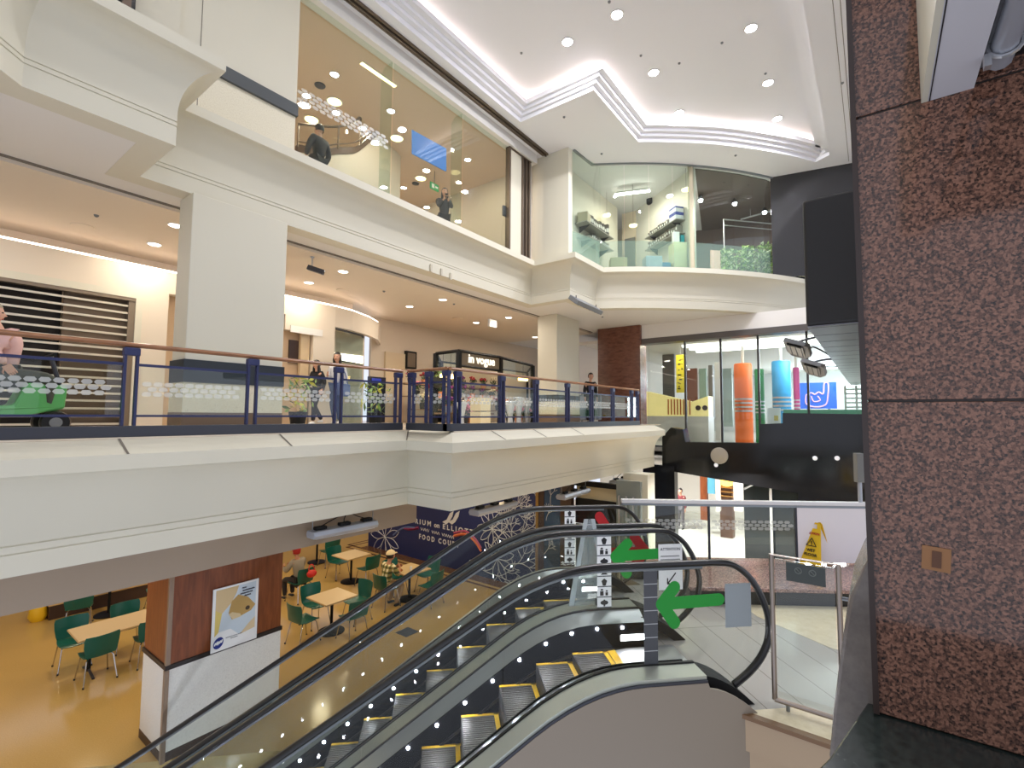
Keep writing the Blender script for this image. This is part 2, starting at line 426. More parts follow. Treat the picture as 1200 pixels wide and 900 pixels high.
# clad column on the upper level
mb = MB(); mb.box(2.32, 7.58, 5.15, 4.03, 8.3, ZC); mb.c = 1; mb.box(2.32, 7.6, Z2-.05, 4.03, 8.3, 4.95); mb.c = 2; mb.box(2.30, 7.55, 4.95, 4.05, 8.3, 5.15)
mb.c = 3; mb.box(2.58, 7.577, 5.15, 2.59, 7.585, ZC); mb.box(2.58, 7.597, Z2, 2.59, 7.605, 4.95)
struct('wall_column_3', mb, [CREAM, TERRC, mat('slate_band', (72, 76, 78), .4), GROOVE])
# window bay left of it
mb = MB(); mb.box(1.75, 7.5, Z2-.05, 2.3, 8.2, ZC); mb.c = 0; struct('wall_column_4', mb, CREAM)
mb = MB(); mb.box(-4, 7.3, Z2-.05, 1.75, 7.36, ZC); mb.c = 1
for x in (-2.6, -1.2, .2, 1.60): mb.box(x, 7.22, Z2-.05, x+.09, 7.4, ZC)
struct('window_1', mb, [mat('dark_window', (38, 36, 36), .15), mat('bronze_frame', (104, 88, 76), .4, .5)])
# second column, balcony level and pier above it
mb = MB(); mb.box(12.6, 7.74, Z1, 14.0, 8.45, ZS2); struct('wall_column_5', mb, CREAM, bevel=.01)
mb = MB(); mb.box(12.585, 7.725, Z1, 14.02, 8.46, .02); mb.c = 1; mb.box(12.59, 7.73, .02, 14.01, 8.46, .42); mb.c = 2; mb.box(12.58, 7.72, .42, 14.02, 8.47, .62)
struct('trim_9', mb, [mat('column_skirting', (112, 92, 74)), TERRC, mat('column_band', (42, 48, 54))])
mb = MB(); mb.box(11.45, 6.66, Z2-.05, 11.66, 7.9, ZC); struct('wall_column_6', mb, CREAM, bevel=.008)
# brown stone clad pier at the end of the balcony
mb = MB(); mb.box(15.75, 6.35, Z1-1, 16.3, 7.95, ZS2)
struct('wall_pier', mb, BROWNST, bevel=.01)

# atrium ceiling with stepped tray ------------------------------------------------
def tray(off, arcr):
    """outline of the tray, grown outwards by off"""
    pts = [(-7, 7.08+off), (9.72+off*.6, 7.08+off), (9.72+off*.6, 4.98+off), (12.38+off*.6, 4.98+off)]
    for i in range(1, 11):
        t = i/10; x0, y0 = 12.38+off*.6, 4.98+off
        a0 = math.atan2(y0-AC.y, x0-AC.x); a1 = math.radians(240.2)-2*PI
        r0 = math.hypot(y0-AC.y, x0-AC.x); a = a0+(a1-a0)*t; r = r0+(arcr-r0)*t
        pts.append((AC.x+r*math.cos(a), AC.y+r*math.sin(a)))
    pts += [(16.25+off*.5, .80-off), (-7, .80-off)]
    return pts
steps = [(0, 12.86, 7.55, 7.66), (-.10, 12.96, 7.66, 7.74), (-.20, 13.06, 7.74, 7.82), (-.32, 13.18, 7.82, 7.93)]
mb = MB()
for k in range(len(steps)):
    o, r, za, zb = steps[k]; A = tray(o, r); n = len(A)
    for i in range(n-1):
        a, b = A[i], A[i+1]; mb.add([(a[0], a[1], za), (b[0], b[1], za), (b[0], b[1], zb), (a[0], a[1], zb)], [(0,1,2,3)])
    if k < len(steps)-1:
        o2, r2 = steps[k+1][:2]; Bp = tray(o2, r2)
        for i in range(n-1):
            mb.add([(A[i][0], A[i][1], zb), (A[i+1][0], A[i+1][1], zb), (Bp[i+1][0], Bp[i+1][1], zb), (Bp[i][0], Bp[i][1], zb)], [(0,1,2,3)])
o3 = tray(-.32, 13.18); o4 = tray(-.0, 12.9)
for i in range(n-1):                                   # top of the last step, a trough that holds the light
    mb.add([(o3[i][0], o3[i][1], 7.93), (o3[i+1][0], o3[i+1][1], 7.93), (o4[i+1][0], o4[i+1][1], 7.93), (o4[i][0], o4[i][1], 7.93)], [(0,1,2,3)])
struct('trim_10', mb, CEIL)
mb = MB(); A = tray(-.12, 13.0)
mb.tube([(p[0], p[1], 7.962) for p in A[:-1]], .024, 6)
struct('trim_11', mb, LED)
mb = MB(); mb.box(-7, -2.5, 8.06, 19, 8.2, 8.12); struct('ceiling', mb, CEIL)
# lower ceiling ring around the tray
A = tray(0, 12.86); out = [(-7, 8.05), (9.72, 8.05), (18.5, 8.05), (18.5, 4.98)]
mb = MB()
ring = A[:-1]+[(16.25, .80)]
outer = [(-7, 16.0), (20, 16.0), (20, -3), (-7, -3)]
bm = bmesh.new()
vs_o = [bm.verts.new((x, y, ZC)) for x, y in outer]; vs_i = [bm.verts.new((x, y, ZC)) for x, y in A]
for L in (vs_o, vs_i):
    for i in range(len(L)): bm.edges.new((L[i], L[(i+1) % len(L)]))
bmesh.ops.triangle_fill(bm, use_beauty=True, edges=bm.edges[:])
# keep only faces outside the tray
def inside(pt, poly):
    c = False; j = len(poly)-1
    for i in range(len(poly)):
        if (poly[i][1] > pt[1]) != (poly[j][1] > pt[1]) and pt[0] < (poly[j][0]-poly[i][0])*(pt[1]-poly[i][1])/(poly[j][1]-poly[i][1])+poly[i][0]: c = not c
        j = i
    return c
bmesh.ops.delete(bm, geom=[f for f in bm.faces if inside(f.calc_center_median()[:2], A)], context='FACES_ONLY')
bmesh.ops.recalc_face_normals(bm, faces=bm.faces)
me = bpy.data.meshes.new('ceiling_ring'); bm.to_mesh(me); bm.free(); me.materials.append(CEIL)
o = bpy.data.objects.new('ceiling_ring', me); C.objects.link(o); o['kind'] = 'structure'
mb = MB()
for y in (.25, .36): mb.box(-7, y, ZC-.004, 17, y+.012, ZC+.002)
struct('trim_12', mb, GROOVE)
# header over the upper shopfront and the bronze shutter track in front of it
mb = MB(); mb.box(4.03, 7.62, 7.28, 11.3, 7.9, ZC); struct('wall_header', mb, WHITE)
mb = MB()
for y, z in ((7.30, 7.50), (7.36, 7.47), (7.46, 7.52)): mb.box(-6, y, z, 11.4, y+.035, ZC)
struct('trim_13', mb, BRONZE)
# ------------------------------------------------------------------ upper level: hall behind the long shopfront
mb = MB(); mb.box(4.05, 7.95, 7.34, 11.4, 14, 7.4); struct('ceiling_hall', mb, mat('hall_ceiling', (214, 186, 162), .7))
mb = MB(); mb.box(4.05, 14, Z2, 12.0, 14.1, 7.4); struct('wall_hall_back', mb, WARMW)
mb = MB(); mb.box(4.0, 8.3, Z2, 4.05, 14, 7.4); struct('wall_hall_left', mb, WARMW)
mb = MB(); mb.box(11.4, 7.9, Z2, 11.5, 14, 7.4); struct('wall_hall_right', mb, WARMW)
win = thing('shopfront_window', 'long frameless glass shopfront on the upper level with two standing glass fins', 'window', (4.05, 7.74, Z2)); win['kind'] = 'structure'
for x0, x1 in ((4.05, 6.12), (6.16, 8.24), (8.28, 10.05)):
    mb = MB(); mb.box(x0, 7.74, Z2-.06, x1, 7.752, 7.29); mb.build('pane', GLASSD, win, world=True)
for x in (6.14, 8.26):
    mb = MB(); mb.prism([(x-.008, 7.755, Z2-.05), (x-.008, 8.12, Z2-.05), (x-.008, 8.12, 7.15), (x-.008, 8.0, 7.28), (x-.008, 7.755, 7.28)], (.016, 0, 0))
    mb.build('glass_fin', GLASST, win, world=True)
for i, x in enumerate((4.06,)):
    hexband((x+.05, 7.736, 5.35), (1,0,0), 2.0, .27, 4, .14).build('etched_band', ETCH, win, world=True)
mb = MB(); mb.box(4.05, 7.7, Z2-.06, 10.1, 7.79, Z2-.03); mb.build('sill_channel', STEELD, win, world=True)
# door panel and jambs at the right end of the shopfront
dr = thing('door_1', 'narrow cream panel with bronze edging at the end of the upper glass shopfront', 'door', (10.2, 7.74, Z2)); dr['kind'] = 'structure'
mb = MB(); mb.box(10.12, 7.72, Z2-.06, 10.66, 7.78, 7.25); mb.build('panel', CREAM, dr, world=True)
mb = MB()
for x in (10.06, 10.66, 10.84, 10.98): mb.box(x, 7.68, Z2-.06, x+.06, 7.82, 7.3)
mb.box(10.06, 7.68, 7.25, 11.1, 7.82, 7.3); mb.build('door_frame', BRONZE, dr, world=True)
mb = MB(); mb.box(10.72, 7.76, Z2-.06, 11.2, 7.8, 7.28); mb.build('jamb', GREYW, dr, world=True)
mb = MB(); mb.box(9.95, 7.79, 5.35, 10.1, 7.84, 5.62); tag(mb.build('letter_box', DKSTEEL, None), 'small dark reader box by the cream panel of the upper shopfront', 'reader')

# downlights
def downlight(name, p, r, m, label, group, rim=WHITE, power=0, rgb=(255, 238, 214), cat='downlight', arr=None):
    t = thing(name, label, cat, p, 0, group)
    MB().lathe([(r*1.18, -.001), (r*1.18, -.012), (r*1.02, -.014), (r*.98, -.004)], 20).build('rim', rim, t)
    MB().lathe([(r, -.003), (r*.98, -.006), (r*.4, -.012), (.001, -.013)], 20).build('diffuser', m, t)
    if power: area('lamp', (p[0], p[1], p[2]-.03), r*2, power, rgb)
    return t
hall = [((392, 87), 'nearest the glass, left of the ceiling batten'), ((359, 112), 'beside the clad column'), ((394, 132), 'right of the dark figure, above the curved rail'),
        ((458, 130), 'just left of the first glass fin'), ((425, 150), 'above the low point of the curved rail'), ((548, 187), 'beside the second glass fin'), ((473, 220), 'low beside the foot of the first glass fin'), ((591, 279), 'low beside the reader box')]
for (px, py), w in hall:
    p = at(px, py, Z=7.338); downlight('ceiling_downlight', p, .085, LAMPB, 'white downlight in the upper hall '+w, 'white downlights behind the upper shopfront', power=26)
hall2 = [((392, 119), 'highest of the yellow ones'), ((365, 140), 'directly over the dark figure'), ((465, 162), 'behind the first glass fin'), ((437, 178), 'below the curved rail'), ((493, 209), 'under the blue panel'), ((537, 233), 'beside the woman with a phone')]
for (px, py), w in hall2:
    p = at(px, py, Z=7.338); downlight('ceiling_downlight', p, .16, LAMPW, 'yellow glowing downlight in the upper hall '+w, 'yellow downlights behind the upper shopfront')
p = at(444, 87, Z=7.338)
t = thing('ceiling_batten', 'slim yellow light batten on the upper hall ceiling', 'light', at(444, 87, Z=7.338))
MB().obox((0, 0, -.01), (.46, 0, 0), (0, .05, 0), (0, 0, .01)).build('housing', WHITE, t); MB().obox((0, 0, -.024), (.45, 0, 0), (0, .04, 0), (0, 0, .006)).build('diffuser', LAMPW, t)
for (px, py), w in (((375, 100), 'beside the clad column'), ((487, 215), 'under the blue panel'), ((580, 263), 'near the reader box')):
    q = at(px, py, Z=7.338); t = thing('ceiling_vent', 'dark ceiling vent in the upper hall '+w, 'vent', q, 0, 'vents of the upper hall')
    MB().lathe([(.12, -.001), (.11, -.02), (.03, -.03), (.001, -.03)], 16).build('grille', DKSTEEL, t)
# blue panel and exit sign
p = [at(*q, Y=7.80) for q in ((483, 152), (523, 174), (523, 201), (483, 180))]
mb = MB(); mb.prism([Vector((a.x, 7.80, a.z)) for a in p], (0, .02, 0)); tag(mb.build('blue_sign', mat('blue_sign', (22, 112, 196), .5), None), 'plain bright blue panel on the inside of the upper shopfront glass', 'sign')
p = [at(*q, Y=9.6) for q in ((372, 40), (388, 44), (400, 53), (382, 50))]
mb = MB(); mb.prism([Vector((a.x, a.y, a.z if a.z < 7.3 else 7.3)) for a in p], (0, .03, 0))
es = thing('exit_sign', 'small green running man exit sign in the upper hall', 'sign', at(509, 219, Z=6.85))
MB().obox((0, 0, 0), (.17, 0, 0), (0, .02, 0), (0, 0, .1)).build('body', mat('exit_green', (40, 140, 80), .5, emit=.5), es)
MB().box(-.12, -.024, -.06, -.02, -.021, .06).build('figure', PAPER, es); MB().box(.02, -.024, -.03, .13, -.021, .03).build('arrow', PAPER, es)
MB().box(-.01, -.005, .1, .01, .005, .49).build('rod', DKSTEEL, es)
# curved ramp balustrade inside the hall
tp = [((350, 145), 10.5), ((380, 148), 10.05), ((397, 148), 9.9), ((410, 145), 9.9), ((423, 137), 10.0), ((448, 120), 10.25), ((472, 105), 10.55)]
bt = [((350, 172), 10.5), ((380, 177), 10.05), ((397, 175), 9.9), ((408, 174), 9.9), ((420, 170), 10.0), ((448, 150), 10.25), ((476, 134), 10.55)]
top = [at(*q, Y=y) for q, y in tp]; bot = [at(*q, Y=y) for q, y in bt]
for a, b in zip(top, bot): b.x = a.x
rl = thing('curved_balustrade', 'curved bronze balustrade rising inside the upper hall', 'railing', bot[2])
MB().tube(spline(top, 6), .03, 8).build('handrail', BRONZE, rl, world=True, smooth=True)
MB().tube(spline([a.lerp(b, .78) for a, b in zip(top, bot)], 6), .016, 8).build('rail', BRONZE, rl, world=True, smooth=True)
mb = MB(); sb = spline(bot, 6)
for i in range(len(sb)-1):
    a, b = sb[i], sb[i+1]; mb.prism([a+Vector((0,0,.05)), b+Vector((0,0,.05)), b-Vector((0,0,.12)), a-Vector((0,0,.12))], (0, .12, 0))
mb.build('stringer', mat('stringer_brown', (96, 74, 58), .5), rl, world=True)
for k in (0, 2, 4, 5): MB().tube([top[k], bot[k]], .022, 8).build('post', BRONZE, rl, world=True)
mb = MB(); st = spline([a.lerp(b, .06) for a, b in zip(top, bot)], 6)
for i in range(len(sb)-1): mb.add([st[i], st[i+1], sb[i+1], sb[i]], [(0,1,2,3)])
mb.build('glass_panel', GLASS, rl, world=True)
mb = MB(); 
for i in range(len(sb)-1): mb.prism([Vector((sb[i].x, sb[i].y+.02, Z2)), Vector((sb[i+1].x, sb[i+1].y+.02, Z2)), Vector((sb[i+1].x, sb[i+1].y+.02, sb[i+1].z-.12)), Vector((sb[i].x, sb[i].y+.02, sb[i].z-.12))], (0, .08, 0))
mb.build('ramp_wall', WARMW, rl, world=True)

# ------------------------------------------------------------------ curved glass corner on the upper level
def arcpt(deg, r): a = math.radians(deg); return Vector((AC.x+r*math.cos(a), AC.y+r*math.sin(a), 0))
RG = 11.62
cw = thing('curved_window', 'curved frameless glass front of the corner shop on the upper level', 'window', (12.6, 6.5, Z2)); cw['kind'] = 'structure'
def wallseg(p, q, z0, z1, th=.012):
    p = Vector(p); q = Vector(q); d = (q-p).normalized(); n = Vector((d.y, -d.x, 0))*th
    return MB().prism([Vector((p.x, p.y, z0)), Vector((q.x, q.y, z0)), Vector((q.x, q.y, z1)), Vector((p.x, p.y, z1))], n)
wallseg((11.66, 6.66, 0), tuple(arcpt(210.6, RG)), Z2, ZC-.04).build('pane', GLASST, cw, world=True)
wallseg((11.66, 6.68, 0), tuple(arcpt(210.6, RG-.02)), Z2, 5.2, .004).build('frosted_film', FROST, cw, world=True)
angs = [210.6, 214.2, 217.8, 221.4, 224.2, 227.6, 231.2, 234.8, 238.4]
for i in range(len(angs)-1):
    mb = MB(); sub = 3
    for k in range(sub):
        a = angs[i]+(angs[i+1]-angs[i]-.08)*k/sub; b = angs[i]+(angs[i+1]-angs[i]-.08)*(k+1)/sub
        p, q = arcpt(a, RG), arcpt(b, RG); p2, q2 = arcpt(a, RG+.012), arcpt(b, RG+.012)
        mb.add([(p.x,p.y,Z2),(q.x,q.y,Z2),(q.x,q.y,ZC-.04),(p.x,p.y,ZC-.04),(p2.x,p2.y,Z2),(q2.x,q2.y,Z2),(q2.x,q2.y,ZC-.04),(p2.x,p2.y,ZC-.04)],
               [(0,1,2,3),(7,6,5,4),(0,4,5,1),(3,2,6,7)])
    mb.build('pane', GLASST, cw, world=True)
mb = MB(); hz = 5.2
for k in range(30):
    a = 210.7+(238.2-210.7)*k/30; b = 210.7+(238.2-210.7)*(k+1)/30; p, q = arcpt(a, RG-.02), arcpt(b, RG-.02)
    mb.add([(p.x,p.y,Z2),(q.x,q.y,Z2),(q.x,q.y,hz),(p.x,p.y,hz)], [(0,1,2,3)])
mb.build('frosted_film', FROST, cw, world=True)
mb = MB(); pth = [arcpt(210+28.6*k/24, RG+.05)[:2] for k in range(25)]
mb.sweep([(.0, Z2-.03), (.07, Z2-.03), (.07, Z2+.07), (.0, Z2+.07)], [(11.66, 6.62), (12.7, 6.58)]+pth[1:]); mb.build('sill_channel', mat('sill_bronze', (104, 98, 86), .4, .3), cw, world=True)
mb = MB(); mb.sweep([(-.02, ZC-.04), (.05, ZC-.04), (.05, ZC), (-.02, ZC)], [(11.66, 6.62), (12.7, 6.58)]+pth[1:]); mb.build('head_channel', STEELD, cw, world=True)
# white shop
ad = 224.3
pm = arcpt(ad, RG-.05); back = arcpt(ad+2.0, RG-6.2)
def dirw(p, q, z0, z1, th): return wallseg(p, q, z0, z1, th)
struct('wall_shop_divider', wallseg((14.66, 4.22, 0), (16.6, 6.8, 0), Z2, ZC, .12), mat('shop_divider', (222, 216, 204), .6))
mb = MB(); m0 = arcpt(ad, RG-.03); mb.obox(m0+Vector((0,0,(Z2+ZC)/2)), (.07, 0, 0), (0, .07, 0), (0, 0, (ZC-Z2)/2)); struct('trim_14', mb, mat('oak_mullion', (196, 184, 158), .5))
SHOPW = mat('shop_white', (228, 220, 206), .6)
mb = MB(); mb.box(11.66, 7.26, Z2, 16.0, 7.36, ZC); struct('wall_shop_left', mb, SHOPW)
struct('wall_shop_back', wallseg((18.6, 6.0, 0), (17.2, 10.4, 0), Z2, ZC, .1), SHOPW)
mb = MB(); mb.box(16.6, 6.3, Z2, 17.6, 7.35, ZC); struct('wall_shop_stock_room', mb, mat('shop_cream', (226, 206, 180), .6))
mb = MB(); q = at(738, 268, X=16.57); mb.box(16.55, q.y-.2, Z2, 16.6, q.y+.2, 6.55); struct('door_2', mb, mat('grey_door', (112, 108, 102), .5))
t = thing('linear_light', 'long slanted white tube light on the corner shop ceiling', 'light', at(741, 226, Z=7.3))
MB().obox((0, 0, 0), (.55*.35, -.55*.95, 0), (.03, .01, 0), (0, 0, .03)).build('tube', mat('tube_light', (255, 248, 236), .5, emit=16), t)
MB().obox((0, 0, .06), (.5*.35, -.5*.95, 0), (.04, .014, 0), (0, 0, .03)).build('housing', WHITE, t)
MB().box(-.01, -.01, .09, .01, .01, .25).build('rod', STEEL, t)
area('lamp', (14.6, 5.9, 7.25), 1.0, 60, (255, 244, 230))
# shelves with stock, left and right
def wall_shelf(name, p, q, depth, label, cat='shelf'):
    p = Vector(p); q = Vector(q); d = (q-p); n = Vector((d.y, -d.x, 0)).normalized()*depth
    t = thing(name, label, cat, p)
    MB().prism([p, q, q+n, p+n], (0, 0, .03)).build('board', mat('shelf_grey', (150, 148, 142), .5), t, world=True)
    for f in (.15, .85):
        s = p+d*f; MB().prism([s, s+n*.9, s-Vector((0,0,.2))], d.normalized()*.02).build('bracket', DKSTEEL, t, world=True)
    return t
def stock(p, q, cnt, h, cols, label, group, w=.06, dp=.2, cat='folder', nm='box_file'):
    p = Vector(p); q = Vector(q); d = (q-p).normalized(); n = Vector((d.y, -d.x, 0))
    for i in range(cnt):
        c = p.lerp(q, (i+.5)/cnt)+n*(dp*.55); hh = h*R.uniform(.75, 1.1)
        mb = MB(); mb.obox((0,0,hh/2), d*w*.45, n*dp*.5, Vector((0,0,hh/2))); mb.c = 1; mb.obox(n*(dp*.5+.002)+Vector((0,0,hh*.6)), d*w*.28, n*.002, Vector((0,0,hh*.14)))
        o = mb.build(nm, [R.choice(cols), PAPER], None); o.location = c; tag(o, label, cat, group)
DK1 = mat('stock_charcoal', (48, 44, 42), .6); DK2 = mat('stock_brown', (96, 84, 74), .6); DK3 = mat('stock_grey', (140, 134, 126), .6)
a0 = at(683, 262, X=13.5); a1 = at(716, 280, X=15.6)
a0 = Vector((12.85, 7.25, 5.92)); a1 = Vector((14.75, 7.25, 5.92))
wall_shelf('wall_shelf', a0, a1, .42, 'upper grey shelf on the left wall of the corner shop')
stock(a0+Vector((.55, 0, .03)), a1+Vector((0,0,.03)), 12, .46, [DK1, DK2, DK1], 'dark upright file on the upper left shelf of the corner shop', 'dark files on the left shelf', .11, .24)
b0 = a0-Vector((-.15,0,.42)); b1 = a1-Vector((0,0,.42))
wall_shelf('wall_shelf', b0, b1, .42, 'lower grey shelf on the left wall of the corner shop')
stock(b0+Vector((.5,0,.03)), b1+Vector((0,0,.03)), 10, .26, [DK1, DK2, DK3], 'upright file on the lower left shelf of the corner shop', 'files on the lower left shelf', .11, .24)
o = MB().obox((0,0,.16), (.2,.05,0), (-.04,.16,0), (0,0,.16)).build('storage_box', mat('box_glass', (176, 164, 140), .4), None, bevel=.01); o.location = a0+Vector((.25, -.19, .03)); tag(o, 'pale storage box at the end of the upper left shop shelf', 'box')
c0 = Vector((15.6, 4.9, 6.0)); c1 = Vector((17.0, 6.35, 6.0))
c0, c1 = Vector((14.87, 4.50, 6.05)), Vector((15.95, 5.93, 6.05))
wall_shelf('wall_shelf', c1, c0, .32, 'upper grey shelf on the right wall of the corner shop')
n_ = Vector((-.8, .6, 0))
stock(c1+Vector((0,0,.03)), c0+Vector((.36,.48,.03)), 10, .22, [DK2, DK3, DK1], 'small upright book on the upper right shelf of the corner shop', 'books on the right shelf', .09, .2)
d0, d1 = c0-Vector((0,0,.42)), c1-Vector((0,0,.42))
wall_shelf('wall_shelf', d1, d0, .32, 'lower grey shelf on the right wall of the corner shop')
stock(d1+Vector((0,0,.03)), d0+Vector((.06,.08,.03)), 14, .28, [DK2, DK3, DK3], 'upright book on the lower right shelf of the corner shop', 'books on the lower right shelf', .09, .2)
for k, (z, lab) in enumerate(((6.08, 'large blue and white carton on the right wall shelf of the corner shop'),)):
    mb = MB(); mb.obox((0,0,.2), (.102,.136,0), (-.115,.086,0), (0,0,.2)); mb.c = 1; mb.obox((0,0,.18), (.1035,.138,0), (-.1165,.0873,0), (0,0,.05)); mb.obox((0,0,.38), (.1035,.138,0), (-.1165,.0873,0), (0,0,.025))
    o = mb.build('carton', [mat('carton_white', (214, 218, 226), .6), mat('carton_blue', (40, 62, 150), .6)], None); o.location = c0+Vector((.12, .16, z-c0.z))+n_*.17; tag(o, lab, 'box')
for (px, py), r, lab in (((688, 224+1), 0, ''),):
    pass
# low things behind the frosted film
def on_arc(px, zc, r): return at(px, 300, N=Vector((math.cos(math.radians(225)), math.sin(math.radians(225)), 0)), K=AC.dot(Vector((math.cos(math.radians(225)), math.sin(math.radians(225)))))+r)
def arcbox(name, ang, r, w, d, h, m, lab, cat, z=Z2, bev=.01):
    a = math.radians(ang); p = arcpt(ang, r); o = MB().obox((0,0,h/2), (-math.sin(a)*w/2, math.cos(a)*w/2, 0), (math.cos(a)*d/2, math.sin(a)*d/2, 0), (0,0,h/2)).build(name, m, None, bevel=bev); o.location = (p.x, p.y, z); return tag(o, lab, cat)
arcbox('carton', 213.6, RG-.5, .5, .4, .5, mat('carton_tan', (184, 170, 130), .7), 'tan carton low behind the frosted glass', 'box')
arcbox('carton', 219.0, RG-.5, .5, .4, .55, mat('carton_grey', (170, 186, 196), .6), 'pale grey carton low behind the frosted glass', 'box')
arcbox('carton', 221.0, RG-.5, .3, .3, .38, mat('bag_blue', (60, 128, 168), .6), 'small blue carton low behind the frosted glass', 'box', bev=.03)
arcbox('counter', 223.0, RG-.42, .42, .4, .98, mat('counter_cream', (216, 214, 170), .6), 'cream counter end behind the frosted glass', 'counter')
arcbox('paper_bag', 222.7, RG-.42, .2, .14, .36, PAPER, 'white paper bag standing on the cream counter', 'bag', Z2+.985, .015)
arcbox('box', 223.7, RG-.42, .12, .14, .26, mat('aqua_box', (40, 150, 160), .5), 'small aqua box beside the white paper bag', 'box', Z2+.985)
# speaker on shop wall
p = at(763, 236, X=16.1); t = thing('wall_speaker', 'small black speaker on a bracket high on the shop wall', 'speaker', p)
MB().obox((-.12,0,0), (.08,0,0), (0,.1,0), (0,0,.14)).build('body', BLACKM, t, bevel=.02); MB().box(-.05, -.015, -.02, .1, .015, .02).build('bracket', DKSTEEL, t)
MB().lathe([(.06, 0), (.055, .01), (.001, .004)], 14, (-.21, 0, -.02), 'x').build('cone', DKSTEEL, t)
for (px, py), lab in (((711, 252), 'yellow round light over the left shop shelf'), ((742, 264), 'yellow round light beside the grey shop door'), ((804, 222), 'yellow round light near the oak mullion'), ((702, 274), 'yellow round light over the lower left shop shelf')):
    p = at(px, py, X=14.6); 
    t = thing('pendant_light', lab, 'light', p, 0, 'yellow lights of the corner shop'); MB().lathe([(.13, 0), (.12, -.03), (.001, -.035)], 18).build('diffuser', LAMPW, t); MB().tube([(0,0,0), (0,0,max(.1, ZC-.0-p.z))], .004, 6).build('cable', BLACKM, t); MB().lathe([(.14, .02), (.14, -.002), (.01, .03)], 18).build('rim', STEEL, t)

# dark shop ---------------------------------------------------------------
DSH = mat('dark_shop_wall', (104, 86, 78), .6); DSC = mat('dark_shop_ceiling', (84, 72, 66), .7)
struct('wall_dark_shop_back', wallseg((22, -.5, 0), (19.6, 6.4, 0), Z2, ZC, .1), DSH)
struct('wall_dark_shop_side', wallseg((20, 5.8, 0), (16.2, 4.9, 0), Z2, ZC, .1), DSH)
mb = MB(); mb.prism([arcpt(a, RG-.1)+Vector((0,0,ZC-.02)) for a in (225.2, 229, 233, 238)]+[Vector((21.5, .5, ZC-.02)), Vector((20.5, 5.5, ZC-.02))], (0, 0, .015)); struct('ceiling_dark_shop', mb, DSC)
struct('wall_dark_front', wallseg(arcpt(238.4, RG+.02), (17.6, -1.6, 0), Z2, ZC, .04), mat('smoked_panel', (52, 52, 54), .12))
mb = MB(); mb.prism([Vector((15.7, 3.6, Z2)), Vector((16.6, 2.4, Z2)), Vector((17.4, 3.0, Z2)), Vector((16.5, 4.2, Z2))], (0, 0, .04))
for k, (px, py, lab) in enumerate(((821, 234, 'pendant lamp nearest the oak mullion in the dark shop'), (861, 238, 'second pendant lamp from the mullion in the dark shop'), (896, 248, 'third pendant lamp from the mullion in the dark shop'), (935, 238, 'pendant lamp beside the black box in the dark shop'))):
    p = at(px, py, N=Vector((-.67, -.74, 0)), K=Vector((-.67,-.74,0)).dot(arcpt(228+k*1.2, RG-1.6)))
    t = thing('pendant_lamp', lab, 'light', p, 0, 'pendant lamps in the dark shop')
    MB().lathe([(.02, .16), (.05, .13), (.1, .0), (.09, -.005)], 16).build('lamp_shade', DKSTEEL, t); MB().ball((0,0,-.02), .07, n=12, m=8).build('bulb', LAMPB, t)
    MB().tube([(0,0,.16), (0,0,ZC-.03-p.z)], .005, 6).build('cable', GREYP, t); area('lamp', (p.x, p.y, p.z-.12), .1, 22)
for k, (px, py) in enumerate(((848, 195), (876, 198), (898, 202))):
    p = at(px, py, N=Vector((-.67, -.74, 0)), K=Vector((-.67,-.74,0)).dot(arcpt(229, RG-.7)))
    t = thing('track_spotlight', ('first', 'second', 'third')[k]+' ceiling spotlight from the mullion in the dark shop', 'light', p, 0, 'spotlights of the dark shop')
    MB().tube([(0,0,0), (0,0,ZC-.03-p.z)], .03, 10).build('body', BLACKM, t); MB().ball((0,0,-.02), .05, n=10, m=6).build('bulb', LAMPB, t)
# rails / frames seen in the dark shop
t = thing('display_rack', 'thin steel display frame standing behind the dark shop glass', 'frame', arcpt(230, RG-1.2)+Vector((0,0,Z2)))
f0, f1 = at(848, 257, N=Vector((-.67,-.74,0)), K=Vector((-.67,-.74,0)).dot(arcpt(230, RG-1.2))), at(925, 269, N=Vector((-.67,-.74,0)), K=Vector((-.67,-.74,0)).dot(arcpt(230, RG-1.2)))
f1.z = f0.z; MB().tube([f0, f1], .02, 6).build('top_bar', STEEL, t, world=True)
for q in (f0, f1): MB().tube([q, Vector((q.x, q.y, Z2))], .018, 6).build('post', STEEL, t, world=True)
MB().tube([f0-Vector((0,0,.2)), f1-Vector((0,0,.2))], .014, 6).build('rail', STEEL, t, world=True)
mb = MB(); q = at(838, 290, N=Vector((-.67,-.74,0)), K=Vector((-.67,-.74,0)).dot(arcpt(228, RG-.8)))
t = thing('pink_sign', 'pale pink leaning board behind the dark shop glass', 'sign', (q.x, q.y, Z2))
MB().obox((0,0,.5), (.12,-.11,0), (.02,.02,0), (0,0,.5)).build('board', mat('pink_board', (226, 186, 172), .6), t); MB().box(-.1, -.1, 0, .14, .14, .04).build('foot', DKSTEEL, t)
